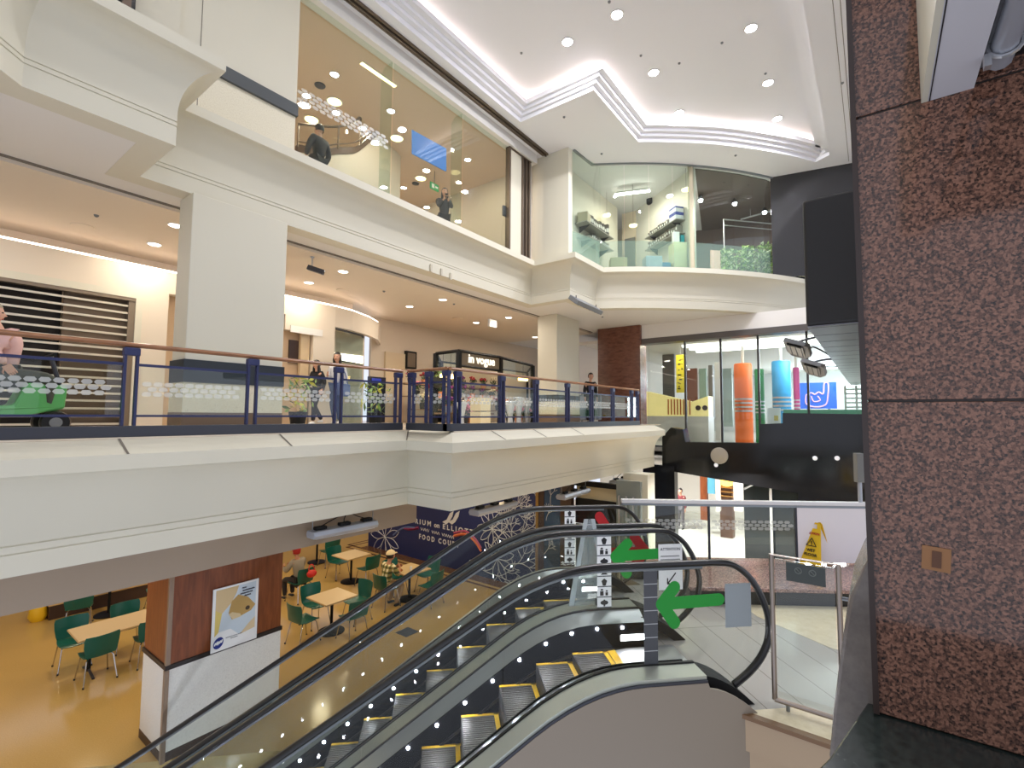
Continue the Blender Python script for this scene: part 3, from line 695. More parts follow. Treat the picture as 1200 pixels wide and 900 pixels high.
# foliage planters
LEAF = [mat('leaf_pale', (214, 222, 180), .5), mat('leaf_green', (140, 170, 84), .5), mat('leaf_dark', (84, 112, 56), .5)]
def leafy(mb, c, w, d, h, n, dirw, size=.09):
    dirw = Vector(dirw).normalized(); nn = Vector((-dirw.y, dirw.x, 0))
    for i in range(n):
        p = Vector(c)+dirw*R.uniform(-w/2, w/2)+nn*R.uniform(-d/2, d/2)+Vector((0,0,R.uniform(0,h)))
        a = Vector((R.gauss(0,1), R.gauss(0,1), R.gauss(0,1))).normalized(); b = a.cross(Vector((R.gauss(0,1), R.gauss(0,1), R.gauss(0,1)))).normalized()
        L = size*R.uniform(.6,1.3); mb.c = R.randrange(3); W = b*L*.3
        mb.add([p-a*L, p+W, p+a*L, p-W], [(0,1,2,3)])
for k, (px, w, h, n, lab) in enumerate(((853, .5, 1.05, 420, 'leafy pale planter nearest the pink board'), (877, .6, 1.2, 520, 'leafy pale planter in the middle of the dark shop window'), (898, .55, 1.35, 480, 'tall leafy planter beside the black gap in the dark shop'), (931, .5, 1.15, 200, 'leafy planter beside the black box'))):
    q = at(px, 290, N=Vector((-.67,-.74,0)), K=Vector((-.67,-.74,0)).dot(arcpt(230, RG-.75)))
    t = thing('leafy_planter', lab, 'plant', (q.x, q.y, Z2), 0, 'leafy planters behind the curved glass')
    MB().obox((0,0,.14), (w*.32,-w*.3,0), (.1,.11,0), (0,0,.14)).build('trough', BLACKM, t)
    mb = MB(); leafy(mb, (0,0,.25), w, .3, h-.25, n, (.73, -.68, 0), .085); mb.build('foliage', LEAF, t)
area('lamp', arcpt(231, RG-1.6)+Vector((0,0,7.3)), .5, 60, (255, 244, 220))

for a_ in (227.5, 230, 232.5): area('lamp', arcpt(a_, RG-.7)+Vector((0,0,6.6)), .3, 20, (255, 248, 232))  # added lamps without fittings, only to brighten the planters
KN = Vector((-.67,-.74,0)); t = thing('light_track', 'slim steel light track slanting through the dark shop', 'track', at(905, 247, N=KN, K=KN.dot(arcpt(230, RG-2.2))))
q0, q1 = at(868, 257, N=KN, K=KN.dot(arcpt(229, RG-2.4))), at(945, 236, N=KN, K=KN.dot(arcpt(232, RG-1.6)))
MB().tube([q0, q1], .03, 6).build('bar', STEEL, t, world=True)
for f in (.15, .8): q = q0.lerp(q1, f); MB().tube([q, Vector((q.x, q.y, ZC-.02))], .008, 6).build('hanger', STEEL, t, world=True)
# grey heater under the corner of the upper balcony band
t = thing('band_heater', 'grey slotted heater under the zigzag corner of the upper balcony', 'heater', (11.3, 6.1, 2.98)); o_ = wl(t)
h0, h1 = at(672, 351, Z=2.98)-o_, at(701, 364, Z=2.98)-o_; d_ = (h1-h0).normalized(); n_2 = Vector((-d_.y, d_.x, 0))
MB().obox((h0+h1)/2, d_*(h1-h0).length/2, (n_2*.8+Vector((0,0,.6)))*.16, (n_2*-.6+Vector((0,0,.8)))*.06).build('housing', GREYP, t, bevel=.01)
for k in range(8): MB().obox(h0.lerp(h1, .1+.115*k)+(n_2*.6-Vector((0,0,.8)))*.065, d_*.04, (n_2*.8+Vector((0,0,.6)))*.12, (n_2*-.6+Vector((0,0,.8)))*.006).build('slot', mat('slot_grey', (176, 168, 158), .4, .4) if k % 2 else DKSTEEL, t)
for f in (.1, .9): q = h0.lerp(h1, f); MB().tube([q, q+Vector((0,0,.06)), Vector((q.x, q.y, ZS2-2.98+.002))], .014, 6).build('bracket', DKSTEEL, t)
# ------------------------------------------------------------------ balcony railing: one run at a time
def rail_run(p, q, posts, label, ends=(1, 1)):
    """p, q: ends of the base beam in plan; posts: distances of the twin posts along it"""
    p = Vector((p[0], p[1], 0)); q = Vector((q[0], q[1], 0)); d = (q-p).normalized(); L = (q-p).length; n = Vector((-d.y, d.x, 0))
    t = thing('balcony_railing', label, 'railing', p+Vector((0,0,Z1)), 0, None)
    def bar(a, b, off, hw, z0, z1): return MB().obox(p+d*((a+b)/2)+n*off+Vector((0,0,(z0+z1)/2)), d*((b-a)/2), n*hw, Vector((0,0,(z1-z0)/2)))
    bar(0, L, .05, .05, Z1, -.15).build('base_beam', DKSTEEL, t, world=True, bevel=.006)
    mb = MB(); mb.tube([p+n*.05+Vector((0,0,.735)), q+n*.05+Vector((0,0,.735))], .036, 10, flat=(1, .75)); mb.build('handrail', WOODH, t, world=True, smooth=True)
    prev = 0
    for i, s in enumerate(posts):
        mb = MB()
        for k in (-.055, .055):
            mb.obox(p+d*(s+k)+n*.05+Vector((0,0,(-.15+.62)/2)), d*.013, n*.03, Vector((0,0,.385)))
        po = mb.build('post', BLUE, t, world=True, bevel=.003)
        mb = MB(); mb.obox(p+d*s+n*.05+Vector((0,0,.66)), d*.075, n*.042, Vector((0,0,.045))); mb.build('post_cap', BLUE, po, world=True, bevel=.012)
    cuts = [0]+[s for s in posts if .12 < s < L-.12]+[L]
    for i in range(len(cuts)-1):
        a, b = cuts[i]+.06, cuts[i+1]-.06
        if b-a < .2: continue
        pn = MB().obox(p+d*((a+b)/2)+n*.05+Vector((0,0,.235)), d*((b-a)/2-.02), n*.004, Vector((0,0,.27))).build('glass_panel', GLASS, t, world=True)
        bar(a, b, .05, .012, .505, .535).build('panel_frame', BLUE, t, world=True)
        bar(a, b, .05, .012, -.055, -.03).build('panel_frame', BLUE, t, world=True)
        hexband(p+d*(a+.04)+n*.043+Vector((0,0,.17)), d, b-a-.08, .17).build('etched_band', ETCH, pn, world=True)
    return t
xs = [at(px, 470, Y=6.5).x for px in (151, 294.5, 396)]
rail_run((-6, 6.45), (5.5, 6.45), [1.2+0-0-0 if False else 0.0+1.9, 3.6, 5.3]+[x+6 for x in xs]+[11.42], 'long balcony railing with timber handrail and navy posts in front of the shutter')
rail_run((5.5, 6.38), (5.5, 5.40), [.08, .5, .9], 'short return of balcony railing at the corner, running towards the escalators')
xs = [at(px, 470, Y=5.45).x-5.5 for px in (536, 588, 628, 665, 693, 718, 740)]
rail_run((5.5, 5.40), (13.35, 5.40), xs+[7.78], 'balcony railing with closely set navy posts in front of the flower kiosk')

# ------------------------------------------------------------------ shops along the back of the balcony
YW = 10.9
wx = lambda px: at(px, 440, Y=YW).x
def wall_piece(mb, x0, x1, z0, z1, y0=YW, th=.2): mb.box(x0, y0, z0, x1, y0+th, z1)
mb = MB()
sx1 = wx(154)
wall_piece(mb, -9, -2.2, Z1, 2.72); wall_piece(mb, -2.2, sx1, 2.16, 2.72); wall_piece(mb, sx1, wx(193), Z1, 2.72)
wall_piece(mb, wx(193), wx(332), 2.3, 2.72); wall_piece(mb, wx(366), wx(391), Z1, 2.72); wall_piece(mb, wx(332), wx(366), 1.95, 2.72)
cpts = [(wx(391), YW), (7.6, 11.0), (8.4, 11.35), (9.0, 11.75), (9.5, 12.3), (9.75, 12.6)]
for (x0, y0), (x1, y1) in zip(cpts, cpts[1:]):
    mb.prism([(x0, y0, 2.2), (x1, y1, 2.2), (x1+.05, y1+.2, 2.2), (x0+.05, y0+.2, 2.2)], (0, 0, .52))
struct('wall_balcony_shops', mb, WARMW)
mb = MB(); mb.tube([(-9, YW+.1, 2.75), (7.1, YW+.1, 2.75)]+[(x+.03, y+.1, 2.75) for x, y in cpts[1:-1]], .03, 6); struct('trim_15', mb, LEDB)
mb = MB(); mb.box(-9, 11.6, Z1, 6.9, 11.66, 3.1); mb.box(6.9, 11.6, 2.2, 8.0, 11.66, 3.1); struct('wall_cove_back', mb, WARMW)
mb = MB(); mb.box(-2.35, YW-.03, 2.1, sx1+.1, YW, 2.22); mb.box(sx1, YW-.03, Z1, sx1+.1, YW, 2.1); struct('trim_16', mb, CREAM)
# roller shutter
t = thing('roller_shutter', 'closed roller grille of pale slats over a dark shop', 'shutter', (0, YW, Z1))
mb = MB(); z = Z1+.04
while z < 2.1: mb.box(-2.2, YW+.02, z, sx1-.08, YW+.045, z+.035); z += .135
mb.build('slats', mat('shutter_slat', (214, 206, 190), .35, .3), t, world=True)
mb = MB()
for x in (-2.2, sx1-.1): mb.box(x, YW+.0, Z1, x+.1, YW+.08, 2.12)
mb.build('guide_rail', mat('shutter_guide', (132, 118, 102), .4, .4), t, world=True)
MB().box(-2.2, YW-.02, 2.04, sx1, YW+.1, 2.14).build('hood', mat('shutter_guide', (0,0,0)), t, world=True)
mb = MB(); mb.box(-2.2, YW+.35, Z1, wx(72), YW+.4, 2.2); mb.c = 1; mb.box(wx(72), YW+.2, Z1, sx1, YW+.25, 2.2); struct('wall_shut_shop', mb, [mat('shut_dark', (34, 30, 27), .8), mat('shut_brown', (112, 96, 80), .7)])
# doorway behind the walking woman, glass display, doors further along
mb = MB(); mb.box(wx(193), YW+.25, Z1, wx(366), YW+.3, 2.4); struct('wall_doorway_back', mb, mat('doorway_tan', (206, 176, 140), .6))  # flat tan wall closing the opening
mb = MB(); mb.box(wx(343), YW+.2, 1.2, wx(354), YW+.24, 1.75); mb.c = 1; mb.box(wx(354), YW+.1, Z1, wx(364), YW+.2, 1.95); mb.c = 2; mb.box(wx(338), YW-.02, 1.9, wx(376), YW, 2.06)
struct('door_3', mb, [BROWND, mat('door_cream', (216, 190, 150), .5), WHITE])
mb = MB(); x0, x1 = wx(391), wx(433)
dw = thing('display_window', 'angled glass display window with dark frame beside the curved shop front', 'window', (x0, YW, Z1)); dw['kind'] = 'structure'
pa, pb, pc = Vector((x0+.02, YW-.02, 0)), Vector((x1, YW+.35, 0)), Vector((x1+.5, YW+1.0, 0))
for a, b in ((pa, pb), (pb, pc)):
    wallseg(a, b, Z1, 2.15, .012).build('pane', GLASSD, dw, world=True)
    MB().tube([a+Vector((0,0,2.15)), b+Vector((0,0,2.15))], .03, 4).build('frame', DKSTEEL, dw, world=True)
    MB().tube([a+Vector((0,0,1.35)), b+Vector((0,0,1.35))], .02, 4).build('frame', DKSTEEL, dw, world=True)
mb = MB(); mb.box(x0-.1, 11.5, Z1, 8.35, 11.58, 2.2); struct('wall_display_back', mb, mat('display_back', (190, 178, 160), .5))
mb = MB(); mb.box(6.6, 11.48, 1.42, 8.3, 11.5, 1.62); struct('trim_17', mb, mat('display_light', (255, 246, 228), .5, emit=4))
xk = lambda px, y: at(px, 440, Y=y).x
mb = MB(); mb.box(xk(434, 12.6), 12.6, Z1, xk(660, 12.6)+5, 12.7, 3.1); struct('wall_balcony_back', mb, mat('far_wall', (214, 198, 176), .6))
mb = MB(); mb.box(xk(433, 12.4), 12.38, Z1, xk(452, 12.4), 12.5, 1.15); mb.c = 1; mb.box(xk(435, 12.4), 12.36, .95, xk(446, 12.4), 12.38, 1.1)
o = mb.build('advertising_screen', [mat('screen_case', (26, 28, 48), .3), mat('screen_blue', (30, 50, 150), .4, emit=.5)], None, bevel=.01); tag(o, 'dark upright advertising screen against the wall behind the railing', 'screen')
p0, p1 = at(475, 411, Y=12.55), at(487, 433, Y=12.55)
o = MB().box(p0.x, 12.5, p1.z, p1.x, 12.6, p0.z)
o.c = 1; o.box(p0.x+.06, 12.49, p1.z+.06, p1.x-.06, 12.5, p0.z-.06)
tag(o.build('framed_picture', [BLACKM, mat('picture_brown', (116, 100, 82), .6)], None), 'small framed dark picture on the wall left of the flower kiosk', 'picture')
mb = MB(); mb.box(xk(452, 12.5), 12.52, Z1, xk(475, 12.5), 12.6, 2.0); struct('door_4', mb, mat('beige_door', (214, 192, 158), .5))
# low plinth, bicycle-like stand of plants beside the walking women
# balcony ceiling lights
bl = [((181, 286), 'left of the tall column'), ((402, 318), 'nearest the front, right of the tall column'), ((362, 331), 'beside the curved cove, right of the tall column'), ((480, 359), 'above the framed picture'), ((519, 351), 'second along the front row'),
      ((515, 390), 'deep behind the kiosk on its left'), ((558, 378), 'above the kiosk sign'), ((560, 399), 'deepest, just over the kiosk frame'), ((627, 395), 'beside the second column'), ((596, 372), 'third along the front row'), ((451, 402), 'over the advertising screen'), ((206, 264), 'touching the edge of the tall column')]
for (px, py), w in bl:
    p = at(px, py, Z=3.06)
    if p.y > 13.2: p = Vector((p.x*.93, p.y*.93, 3.06))
    downlight('ceiling_downlight', p, .1, LAMP, 'round downlight in the balcony ceiling '+w, 'downlights of the balcony ceiling', power=22, rgb=(255, 244, 228))
for x in (-2.2, .6, -5): area('lamp', (x, 9.6, 3.0), .3, 20)
# security camera, dome, hanging sign
t = thing('security_camera', 'grey security camera hanging from the balcony ceiling right of the column', 'camera', at(366, 301, Z=3.06))
MB().tube([(0,0,0), (0,0,-.2)], .012, 8).build('stem', SILVER, t); MB().lathe([(.04, 0), (.035, -.02), (.001, -.02)], 12).build('base', SILVER, t)
MB().obox((.05,-.06,-.26), (.1,-.12,-.05), (.035,.03,0), (.01,-.015,.045)).build('body', DKSTEEL, t, bevel=.01); MB().ball((.14, -.17, -.30), .03, n=10, m=6).build('lens', BLACK, t)
t = thing('dome_camera', 'small dark dome camera at the end of the glowing cove', 'camera', at(462, 378, Z=3.06)); MB().lathe([(.07, 0), (.07, -.04), (.05, -.05)], 14).build('base', WHITE, t); MB().ball((0,0,-.06), .05, n=12, m=8).build('dome', BLACK, t)
p = at(577, 379, Z=2.9); t = thing('hanging_sign', 'small white lit sign box hanging above the kiosk', 'sign', p)
MB().obox((0,0,0), (.18,0,0), (0,.04,0), (0,0,.12)).build('box', PAPER, t, bevel=.01); MB().tube([(0,0,.12), (0,0,3.06-p.z)], .01, 6).build('rod', STEEL, t)
for (px, py), w, z in (((97, 265), 'left of the tall column', 3.06), ((402, 340), 'behind the security camera', 3.06), ((536, 373), 'above the kiosk', 3.06)):
    q = at(px, py, Z=z); o = MB().lathe([(.16, 0), (.15, -.012), (.02, -.015), (.001, -.01)], 20).build('ceiling_speaker', WARMW, None); o.location = q; tag(o, 'flat round ceiling speaker '+w, 'speaker', 'ceiling speakers of the balcony')
for (px, py), w, z in (((450, 341), 'between two balcony downlights', 3.06), ((532, 356), 'by the dark ceiling slot', 3.06), ((113, 252), 'near the left column', 3.06), ((706, 371), 'under the corner of the upper balcony', ZS2), ((857, 370), 'under the curved upper balcony', ZS2), ((740, 383), 'in front of the brown pier', ZS2), ((705, 180), 'by the curved glass', ZC), ((661, 137), 'by the zigzag of the tray', ZC), ((862, 182), 'over the dark shop', ZC), ((987, 97), 'beside the granite pillar', ZC)):
    q = at(px, py, Z=z); o = MB().lathe([(.035, 0), (.03, -.02), (.012, -.035), (.001, -.036)], 12).build('sprinkler_head', GREYP, None); o.location = q; tag(o, 'small ceiling sprinkler '+w, 'sprinkler', 'ceiling sprinklers')
for k, (px, py) in enumerate(((505, 314), (517, 319), (528, 324))):
    q = at(px, py, Y=7.69); o = MB().box(-.03 if k != 1 else -.02, -.02, -.08, .03, .01, .08).build('band_bracket', mat('bracket_cream', (196, 188, 168), .5), None, bevel=.004); o.location = (q.x, 7.69, q.z); tag(o, ('left', 'middle', 'right')[k]+' one of three small plates on the upper balcony band', 'bracket', 'plates on the upper band')

# ------------------------------------------------------------------ flower kiosk
ky = 9.4
KL, KA, KB, KR = at(510, 470, Y=ky+1.0), at(537, 470, Y=ky), at(586, 470, Y=ky), at(624, 470, Y=ky+.6)
zt = lambda px, py, p: at(px, py, X=p.x).z
t = thing('kiosk', 'black framed flower kiosk on the balcony with a lit cream name panel', 'kiosk', (KA.x+.9, ky+.8, Z1))
ztop = at(537, 411, Y=ky).z; zlow = at(560, 431, Y=ky).z
KP = [Vector((p.x, p.y, 0)) for p in (KL, KA, KB, KR)]
bl_, br_ = at(516, 470, Y=ky+2.6), at(617, 470, Y=ky+2.6)
back = [Vector((bl_.x, ky+2.6, 0)), Vector((br_.x, ky+2.6, 0))]
for p in KP+back: MB().obox(p+Vector((0,0,(Z1+ztop)/2)), (.06,0,0), (0,.06,0), (0,0,(ztop-Z1)/2)).build('post', BLACKM, t, world=True)
ringp = KP+[back[1], back[0]]
for a, b in zip(ringp, ringp[1:]+ringp[:1]): MB().tube([a+Vector((0,0,ztop)), b+Vector((0,0,ztop))], .05, 4).build('top_beam', BLACKM, t, world=True)
MB().tube([KP[1]+Vector((0,0,zlow)), KP[2]+Vector((0,0,zlow))], .04, 4).build('sign_rail', BLACKM, t, world=True)
sg = MB().box(KA.x+.07, ky-.01, zlow+.03, KB.x-.07, ky+.02, ztop-.04).build('sign_panel', mat('kiosk_sign', (120, 104, 82), .5), t, world=True)
c = at(565, 422.5, Y=ky-.03)
mb = MB(); add_text(mb, 'in vogue', .36, (c.x, ky-.025, c.z), (1,0,0), (0,0,1), .012, .006); mb.build('lettering', mat('sign_letters', (255, 250, 230), .5, emit=.9), sg, world=True)
for i, (a, b) in enumerate(((KP[0], KP[1]), (KP[2], KP[3]))): wallseg(a, b, zlow-.2, ztop-.05, .012).build('glass_panel', GLASSD, t, world=True)
mb = MB()
wallseg(back[0], back[1], Z1, ztop, .03).build('back_panel', mat('kiosk_back', (206, 190, 160), .6), t, world=True)
for z, y0 in ((.15, 1.3), (.55, 1.6), (.95, 1.9)):
    MB().box(KA.x-.3, ky+y0, z-.03, KR.x+.1, ky+y0+.5, z).build('shelf', mat('kiosk_shelf', (140, 110, 80), .5), t, world=True)
MB().box(KA.x-.3, ky+.15, .0, KB.x-.1, ky+.65, .05).build('counter', mat('kiosk_shelf', (0,0,0)), t, world=True)
for k, px in enumerate((522, 533, 606)):
    pass
area('lamp', ((KA.x+KB.x)/2, ky+1.0, ztop-.12), .8, 45, (255, 226, 180))
for k, (px, py, lab) in enumerate(((519, 441, 'warm glowing lantern on the left of the flower kiosk'), (528, 441, 'second warm lantern on the left of the flower kiosk'), (613, 444, 'warm glowing bar lamp on the right of the flower kiosk'))):
    q = at(px, py, Y=ky+.75); tt = thing('lantern', lab, 'light', q, 0, 'lanterns of the flower kiosk')
    MB().obox((0,0,0), (.25 if k == 2 else .08, 0, 0), (0,.05,0), (0,0,.07)).build('diffuser', mat('lantern_glow', (255, 226, 150), .5, emit=8, emit_rgb=(255, 214, 130)), tt, bevel=.01)
    MB().tube([(0,0,.07), (0,0,ztop-q.z)], .006, 6).build('rod', BLACKM, tt)
# buckets of flowers, each one a thing
FC = [mat('petal_pink', (226, 132, 150), .6), mat('petal_orange', (226, 132, 66), .6), mat('petal_purple', (110, 40, 110), .6), mat('petal_cream', (236, 222, 190), .6), mat('petal_red', (170, 40, 50), .6)]
GRN = mat('stem_green', (62, 84, 44), .6)
BUCK = [mat('bucket_tin', (160, 164, 168), .35, .6), mat('bucket_terracotta', (196, 130, 90), .6), mat('bucket_black', (30, 30, 32), .5)]
def flowers(p, h, r, col, bk, label, group):
    t = thing('flower_bucket', label, 'flowers', p, 0, group)
    MB().lathe([(r*.6, 0), (r*.75, h*.4), (r*.7, h*.4), (r*.5, .02)], 14).build('bucket', bk, t)
    mb = MB(); md = MB()
    for i in range(14):
        a = R.uniform(0, 2*PI); q = R.uniform(.1, 1); e = Vector((math.cos(a)*r*q, math.sin(a)*r*q, h*R.uniform(.75, 1)))
        mb.tube([(e.x*.3, e.y*.3, h*.2), e], .006, 4, caps=False); md.ball(e, r*.26, r*.26, r*.2, 7, 5)
    for i in range(26):
        a = R.uniform(0, 2*PI); e = Vector((math.cos(a)*r*R.uniform(.2,1.1), math.sin(a)*r*R.uniform(.2,1.1), h*R.uniform(.45,.85))); L = Vector((R.gauss(0,1), R.gauss(0,1), R.gauss(0,1))).normalized()*r*.4; W = L.cross(Vector((.3,.5,.8))).normalized()*r*.13
        mb.add([e-L, e+W, e+L, e-W], [(0,1,2,3)])
    mb.build('stems', GRN, t); md.build('blossoms', col, t); return t
cn = ['pink', 'orange', 'purple', 'cream', 'red']; bn = ['tin', 'terracotta', 'black']
rows = [(.05, .30, 6, 'front counter'), (.15, 1.48, 9, 'lowest shelf'), (.55, 1.8, 9, 'middle shelf'), (.95, 2.1, 8, 'top shelf')]
ordn = ['first', 'second', 'third', 'fourth', 'fifth', 'sixth', 'seventh', 'eighth', 'ninth']
for z, dy, n, nm in rows:
    for i in range(n):
        x0, x1 = KA.x-.15, (KB.x-.2 if nm == 'front counter' else KR.x-.05)
        k, b = R.randrange(5), R.randrange(3)
        flowers((x0+(x1-x0)*(i+.5)/n, ky+dy+.07, z), R.uniform(.36, .5), R.uniform(.13, .17), FC[k], BUCK[b], f'{ordn[i]} bucket from the left on the kiosk {nm}, {cn[k]} flowers', 'flower buckets of the kiosk')
for i, (px, h) in enumerate(((543, .55), (552, .45), (598, .5), (608, .6), (617, .5))):
    k, b = R.randrange(5), R.randrange(3); q = at(px, 490, Y=ky+(.0 if i < 2 else .35)-.35)
    flowers((q.x, q.y, Z1), h, .2, FC[k], BUCK[b], f'{ordn[i]} floor bucket from the left before the kiosk, {cn[k]} flowers', 'flower buckets on the floor before the kiosk')
# hanging basket on the left of the kiosk
q = at(512, 447, Y=ky+.9); t = thing('hanging_basket', 'dark wire hanging basket with plant at the left of the kiosk', 'basket', q)
MB().lathe([(.3, .1), (.22, -.12), (.02, -.2)], 14).build('bowl', mat('basket_wire', (60, 62, 54), .6), t)
mb = MB(); leafy(mb, (0,0,.1), .5, .5, .25, 60, (1,0,0), .08); mb.build('foliage', [GRN, LEAF[2], LEAF[1]], t)
mb = MB()
for a in (0, 2.1, 4.2): mb.tube([(.28*math.cos(a), .28*math.sin(a), .1), (0,0,.6)], .005, 5)
mb.tube([(0,0,.6), (0,0,ztop-q.z)], .006, 5); mb.build('chain', BLACKM, t)
# two cream cartons on the floor, clear bins
for k, (z, lab) in enumerate(((Z1, 'lower cream carton on the floor before the kiosk'), (Z1+.36, 'upper cream carton stacked before the kiosk'))):
    q = at(563, 480, Y=8.2); o = MB().box(-.2, -.18, 0, .2, .18, .34).build('carton', mat('cream_carton', (226, 206, 160), .7), None, bevel=.008); o.location = (q.x, q.y, z+.002*k); tag(o, lab, 'box', 'cartons before the kiosk')
for k, (px, w, h) in enumerate(((541, .3, .6), (598, .34, .7), (608, .34, .85), (617, .3, .75))):
    q = at(px, 480, Y=8.9+k*.12); o = MB().lathe([(w*.28, 0), (w*.22, h*.25), (w*.34, h*.6), (w*.52, h*.95), (w*.46, h), (w*.3, h*.86)], 9)
    o = o.build('wrapped_bundle', mat('clear_wrap', (206, 212, 216), .15, .2), None, bevel=.01); o.location = (q.x, q.y, Z1); tag(o, ordn[k]+' silvery wrapped bundle from the left on the kiosk floor', 'bundle', 'silvery bundles by the kiosk')
# silver wrap displays seen through the railing right of the second column
for k, (px, h) in enumerate(((676, .95), (688, .9), (702, 1.0), (716, .85), (730, .8))):
    q = at(px, 478, Y=8.0); t = thing('clothes_rack', ordn[k]+' rack of pale wrapped stock from the left, right of the second column', 'rack', (q.x, q.y, Z1), 0, 'racks right of the second column')
    MB().box(-.35, -.2, .1, .35, .2, h).build('stock', mat('wrapped_stock', (188, 196, 202), .2, .3), t, bevel=.05)
    mb = MB()
    for x in (-.4, .4): mb.tube([(x, 0, 0), (x, 0, h+.1)], .015, 6)
    mb.tube([(-.4, 0, h+.1), (.4, 0, h+.1)], .015, 6); mb.build('frame', CHROME, t)
# stand of plants by the display window
q = at(447, 490, Y=8.6)
for k, (px, py, h) in enumerate(((349, 490, .7), (440, 490, .7))):
    q = at(px, py, Y=9.4); t = thing('potted_plant', ordn[k]+' potted plant from the left on the balcony floor behind the railing' if False else ('leafy plant pot beside the tall column, behind the railing', 'leafy plant pot before the advertising screen, behind the railing')[k], 'plant', (q.x, q.y, Z1), 0, None)
    MB().lathe([(.13, 0), (.18, .3), (.16, .3), (.12, .05)], 14).build('pot', BLACKM, t)
    mb = MB(); leafy(mb, (0,0,.3), .5, .5, h, 70, (1,0,0), .1); mb.build('foliage', [LEAF[1], mat('leaf_yellow', (196, 190, 70), .5), LEAF[2]], t)
# ------------------------------------------------------------------ food court
def make_chair():
    t = thing('stacking_chair', 'x', 'chair', (0,0,0), 0, 'teal chairs of the food court')
    # faces +y; seat centre at the origin
    def shell(rows):
        mb = MB(); n = 9; k = len(rows); th = .012; vs = []
        for (y, z, w, c) in rows:
            for i in range(n):
                u = -1+2*i/(n-1); vs.append(Vector((u*w, y+c*u*u*.0+ (c*(u*u)), z+ (.02*u*u if c == 0 else 0))))
        def nrm(i, j):
            a = vs[min(i+1,k-1)*n+j]-vs[max(i-1,0)*n+j]; b = vs[i*n+min(j+1,n-1)]-vs[i*n+max(j-1,0)]; return b.cross(a).normalized()
        back = [vs[i*n+j]+nrm(i, j)*th for i in range(k) for j in range(n)]
        fs = []; m = k*n
        for i in range(k-1):
            for j in range(n-1):
                a = i*n+j; fs += [(a, a+1, a+n+1, a+n), (m+a, m+a+n, m+a+n+1, m+a+1)]
        for j in range(n-1): fs += [(j, m+j, m+j+1, j+1), ((k-1)*n+j, (k-1)*n+j+1, m+(k-1)*n+j+1, m+(k-1)*n+j)]
        for i in range(k-1): fs += [(i*n, (i+1)*n, m+(i+1)*n, m+i*n), (i*n+n-1, m+i*n+n-1, m+(i+1)*n+n-1, (i+1)*n+n-1)]
        return mb.add(vs+back, fs)
    shell([(.23, .425, .19, 0), (.19, .445, .215, 0), (.05, .435, .225, 0), (-.1, .43, .215, 0), (-.19, .45, .2, 0)]).build('seat', TEAL, t, smooth=50)
    shell([(-.19, .455, .2, .0001), (-.225, .52, .215, .03), (-.25, .64, .235, .055), (-.275, .76, .24, .06), (-.285, .815, .225, .055)]).build('backrest', TEAL, t, smooth=50)
    for sx, sy in ((-1,1), (1,1), (-1,-1), (1,-1)):
        lg = MB().tube([(sx*.15, sy*.12, .43), (sx*.18, sy*.16, .40), (sx*.225, sy*.235, .02)], .0105, 8).build('leg', CHROME, t, smooth=True)
        MB().lathe([(.015, 0), (.015, .025), (.011, .03)], 8, (sx*.228, sy*.24, 0)).build('foot_cap', RUB, lg)
    return t
chair0 = make_chair(); cu = [0]
def chair(x, y, face, label):
    """face: compass angle the sitter looks towards, 0 = +x"""
    put(chair0, cu[0], (x, y, ZF), math.radians(face)-PI/2, label, 'teal chairs of the food court'); cu[0] = 1
def make_table(w, d, kind):
    t = thing('dining_table', 'x', 'table', (0,0,0), 0, 'food court tables')
    mb = MB(); mb.box(-w/2, -d/2, .705, w/2, d/2, .735); mb.c = 1; e = .006
    mb.box(-w/2-e, -d/2-e, .703, w/2+e, d/2+e, .73); mb.build('tabletop', [TABLE, TABLEE], t, bevel=.004)
    if kind == 'disc':
        MB().lathe([(.03, .03), (.03, .70), (.12, .703)], 16).build('column', BLACKM, t, smooth=True)
        MB().lathe([(.27, 0), (.27, .02), (.22, .035), (.04, .05)], 28).build('base', BLACKM, t, smooth=True)
    else:
        for sx in (-1, 1):
            lg = MB().tube([(sx*w*.36, 0, .05), (sx*w*.36, 0, .70)], .03, 10).build('leg', BLACKM, t, smooth=True)
            mb = MB(); mb.tube(spline([(sx*w*.36, -d*.42, .015), (sx*w*.36, -d*.2, .05), (sx*w*.36, 0, .075), (sx*w*.36, d*.2, .05), (sx*w*.36, d*.42, .015)], 4), .022, 8); mb.build('foot', DKSTEEL, lg, smooth=True)
    return t
tab0 = make_table(.74, .74, 'disc'); tu = [0]
def table(x, y, label, rz=0): put(tab0, tu[0], (x, y, ZF), rz, label, 'food court tables'); tu[0] = 1
T1, T2, T3, T4 = (6.14, 9.34), (8.22, 11.65), (8.35, 9.42), (8.6, 13.96)
table(*T1, 'square beech table nearest the terrazzo column, with four teal chairs')
table(*T2, 'square beech table behind the empty one, under the hanging heater')
table(*T3, 'square beech table where the man in the checked shirt sits')
table(*T4, 'square beech table partly hidden under the soffit, far behind')
chair(T1[0]-.62, T1[1]+.02, 5, 'teal chair on the left side of the table nearest the column')
chair(T1[0]+.10, T1[1]-.60, 88, 'teal chair with its back to the escalators at the table nearest the column')
chair(T1[0]+.66, T1[1]+.05, 182, 'teal chair on the far right side of the table nearest the column')
chair(T1[0]-.02, T1[1]+.58, -90, 'teal chair behind the table nearest the column')
chair(T2[0]-.02, T2[1]+.58, -88, 'teal chair behind the beech table under the heater')
chair(T2[0]+.12, T2[1]-.56, 92, 'teal chair in front of the beech table under the heater')
chair(T3[0]-.66, T3[1]+.06, 2, 'teal chair the man in the checked shirt sits on')
chair(T3[0]+.05, T3[1]+.60, -90, 'teal chair tucked in across from the man in the checked shirt, against the hoarding')
chair(T3[0]+.66, T3[1]+.05, 178, 'teal chair facing the man in the checked shirt')
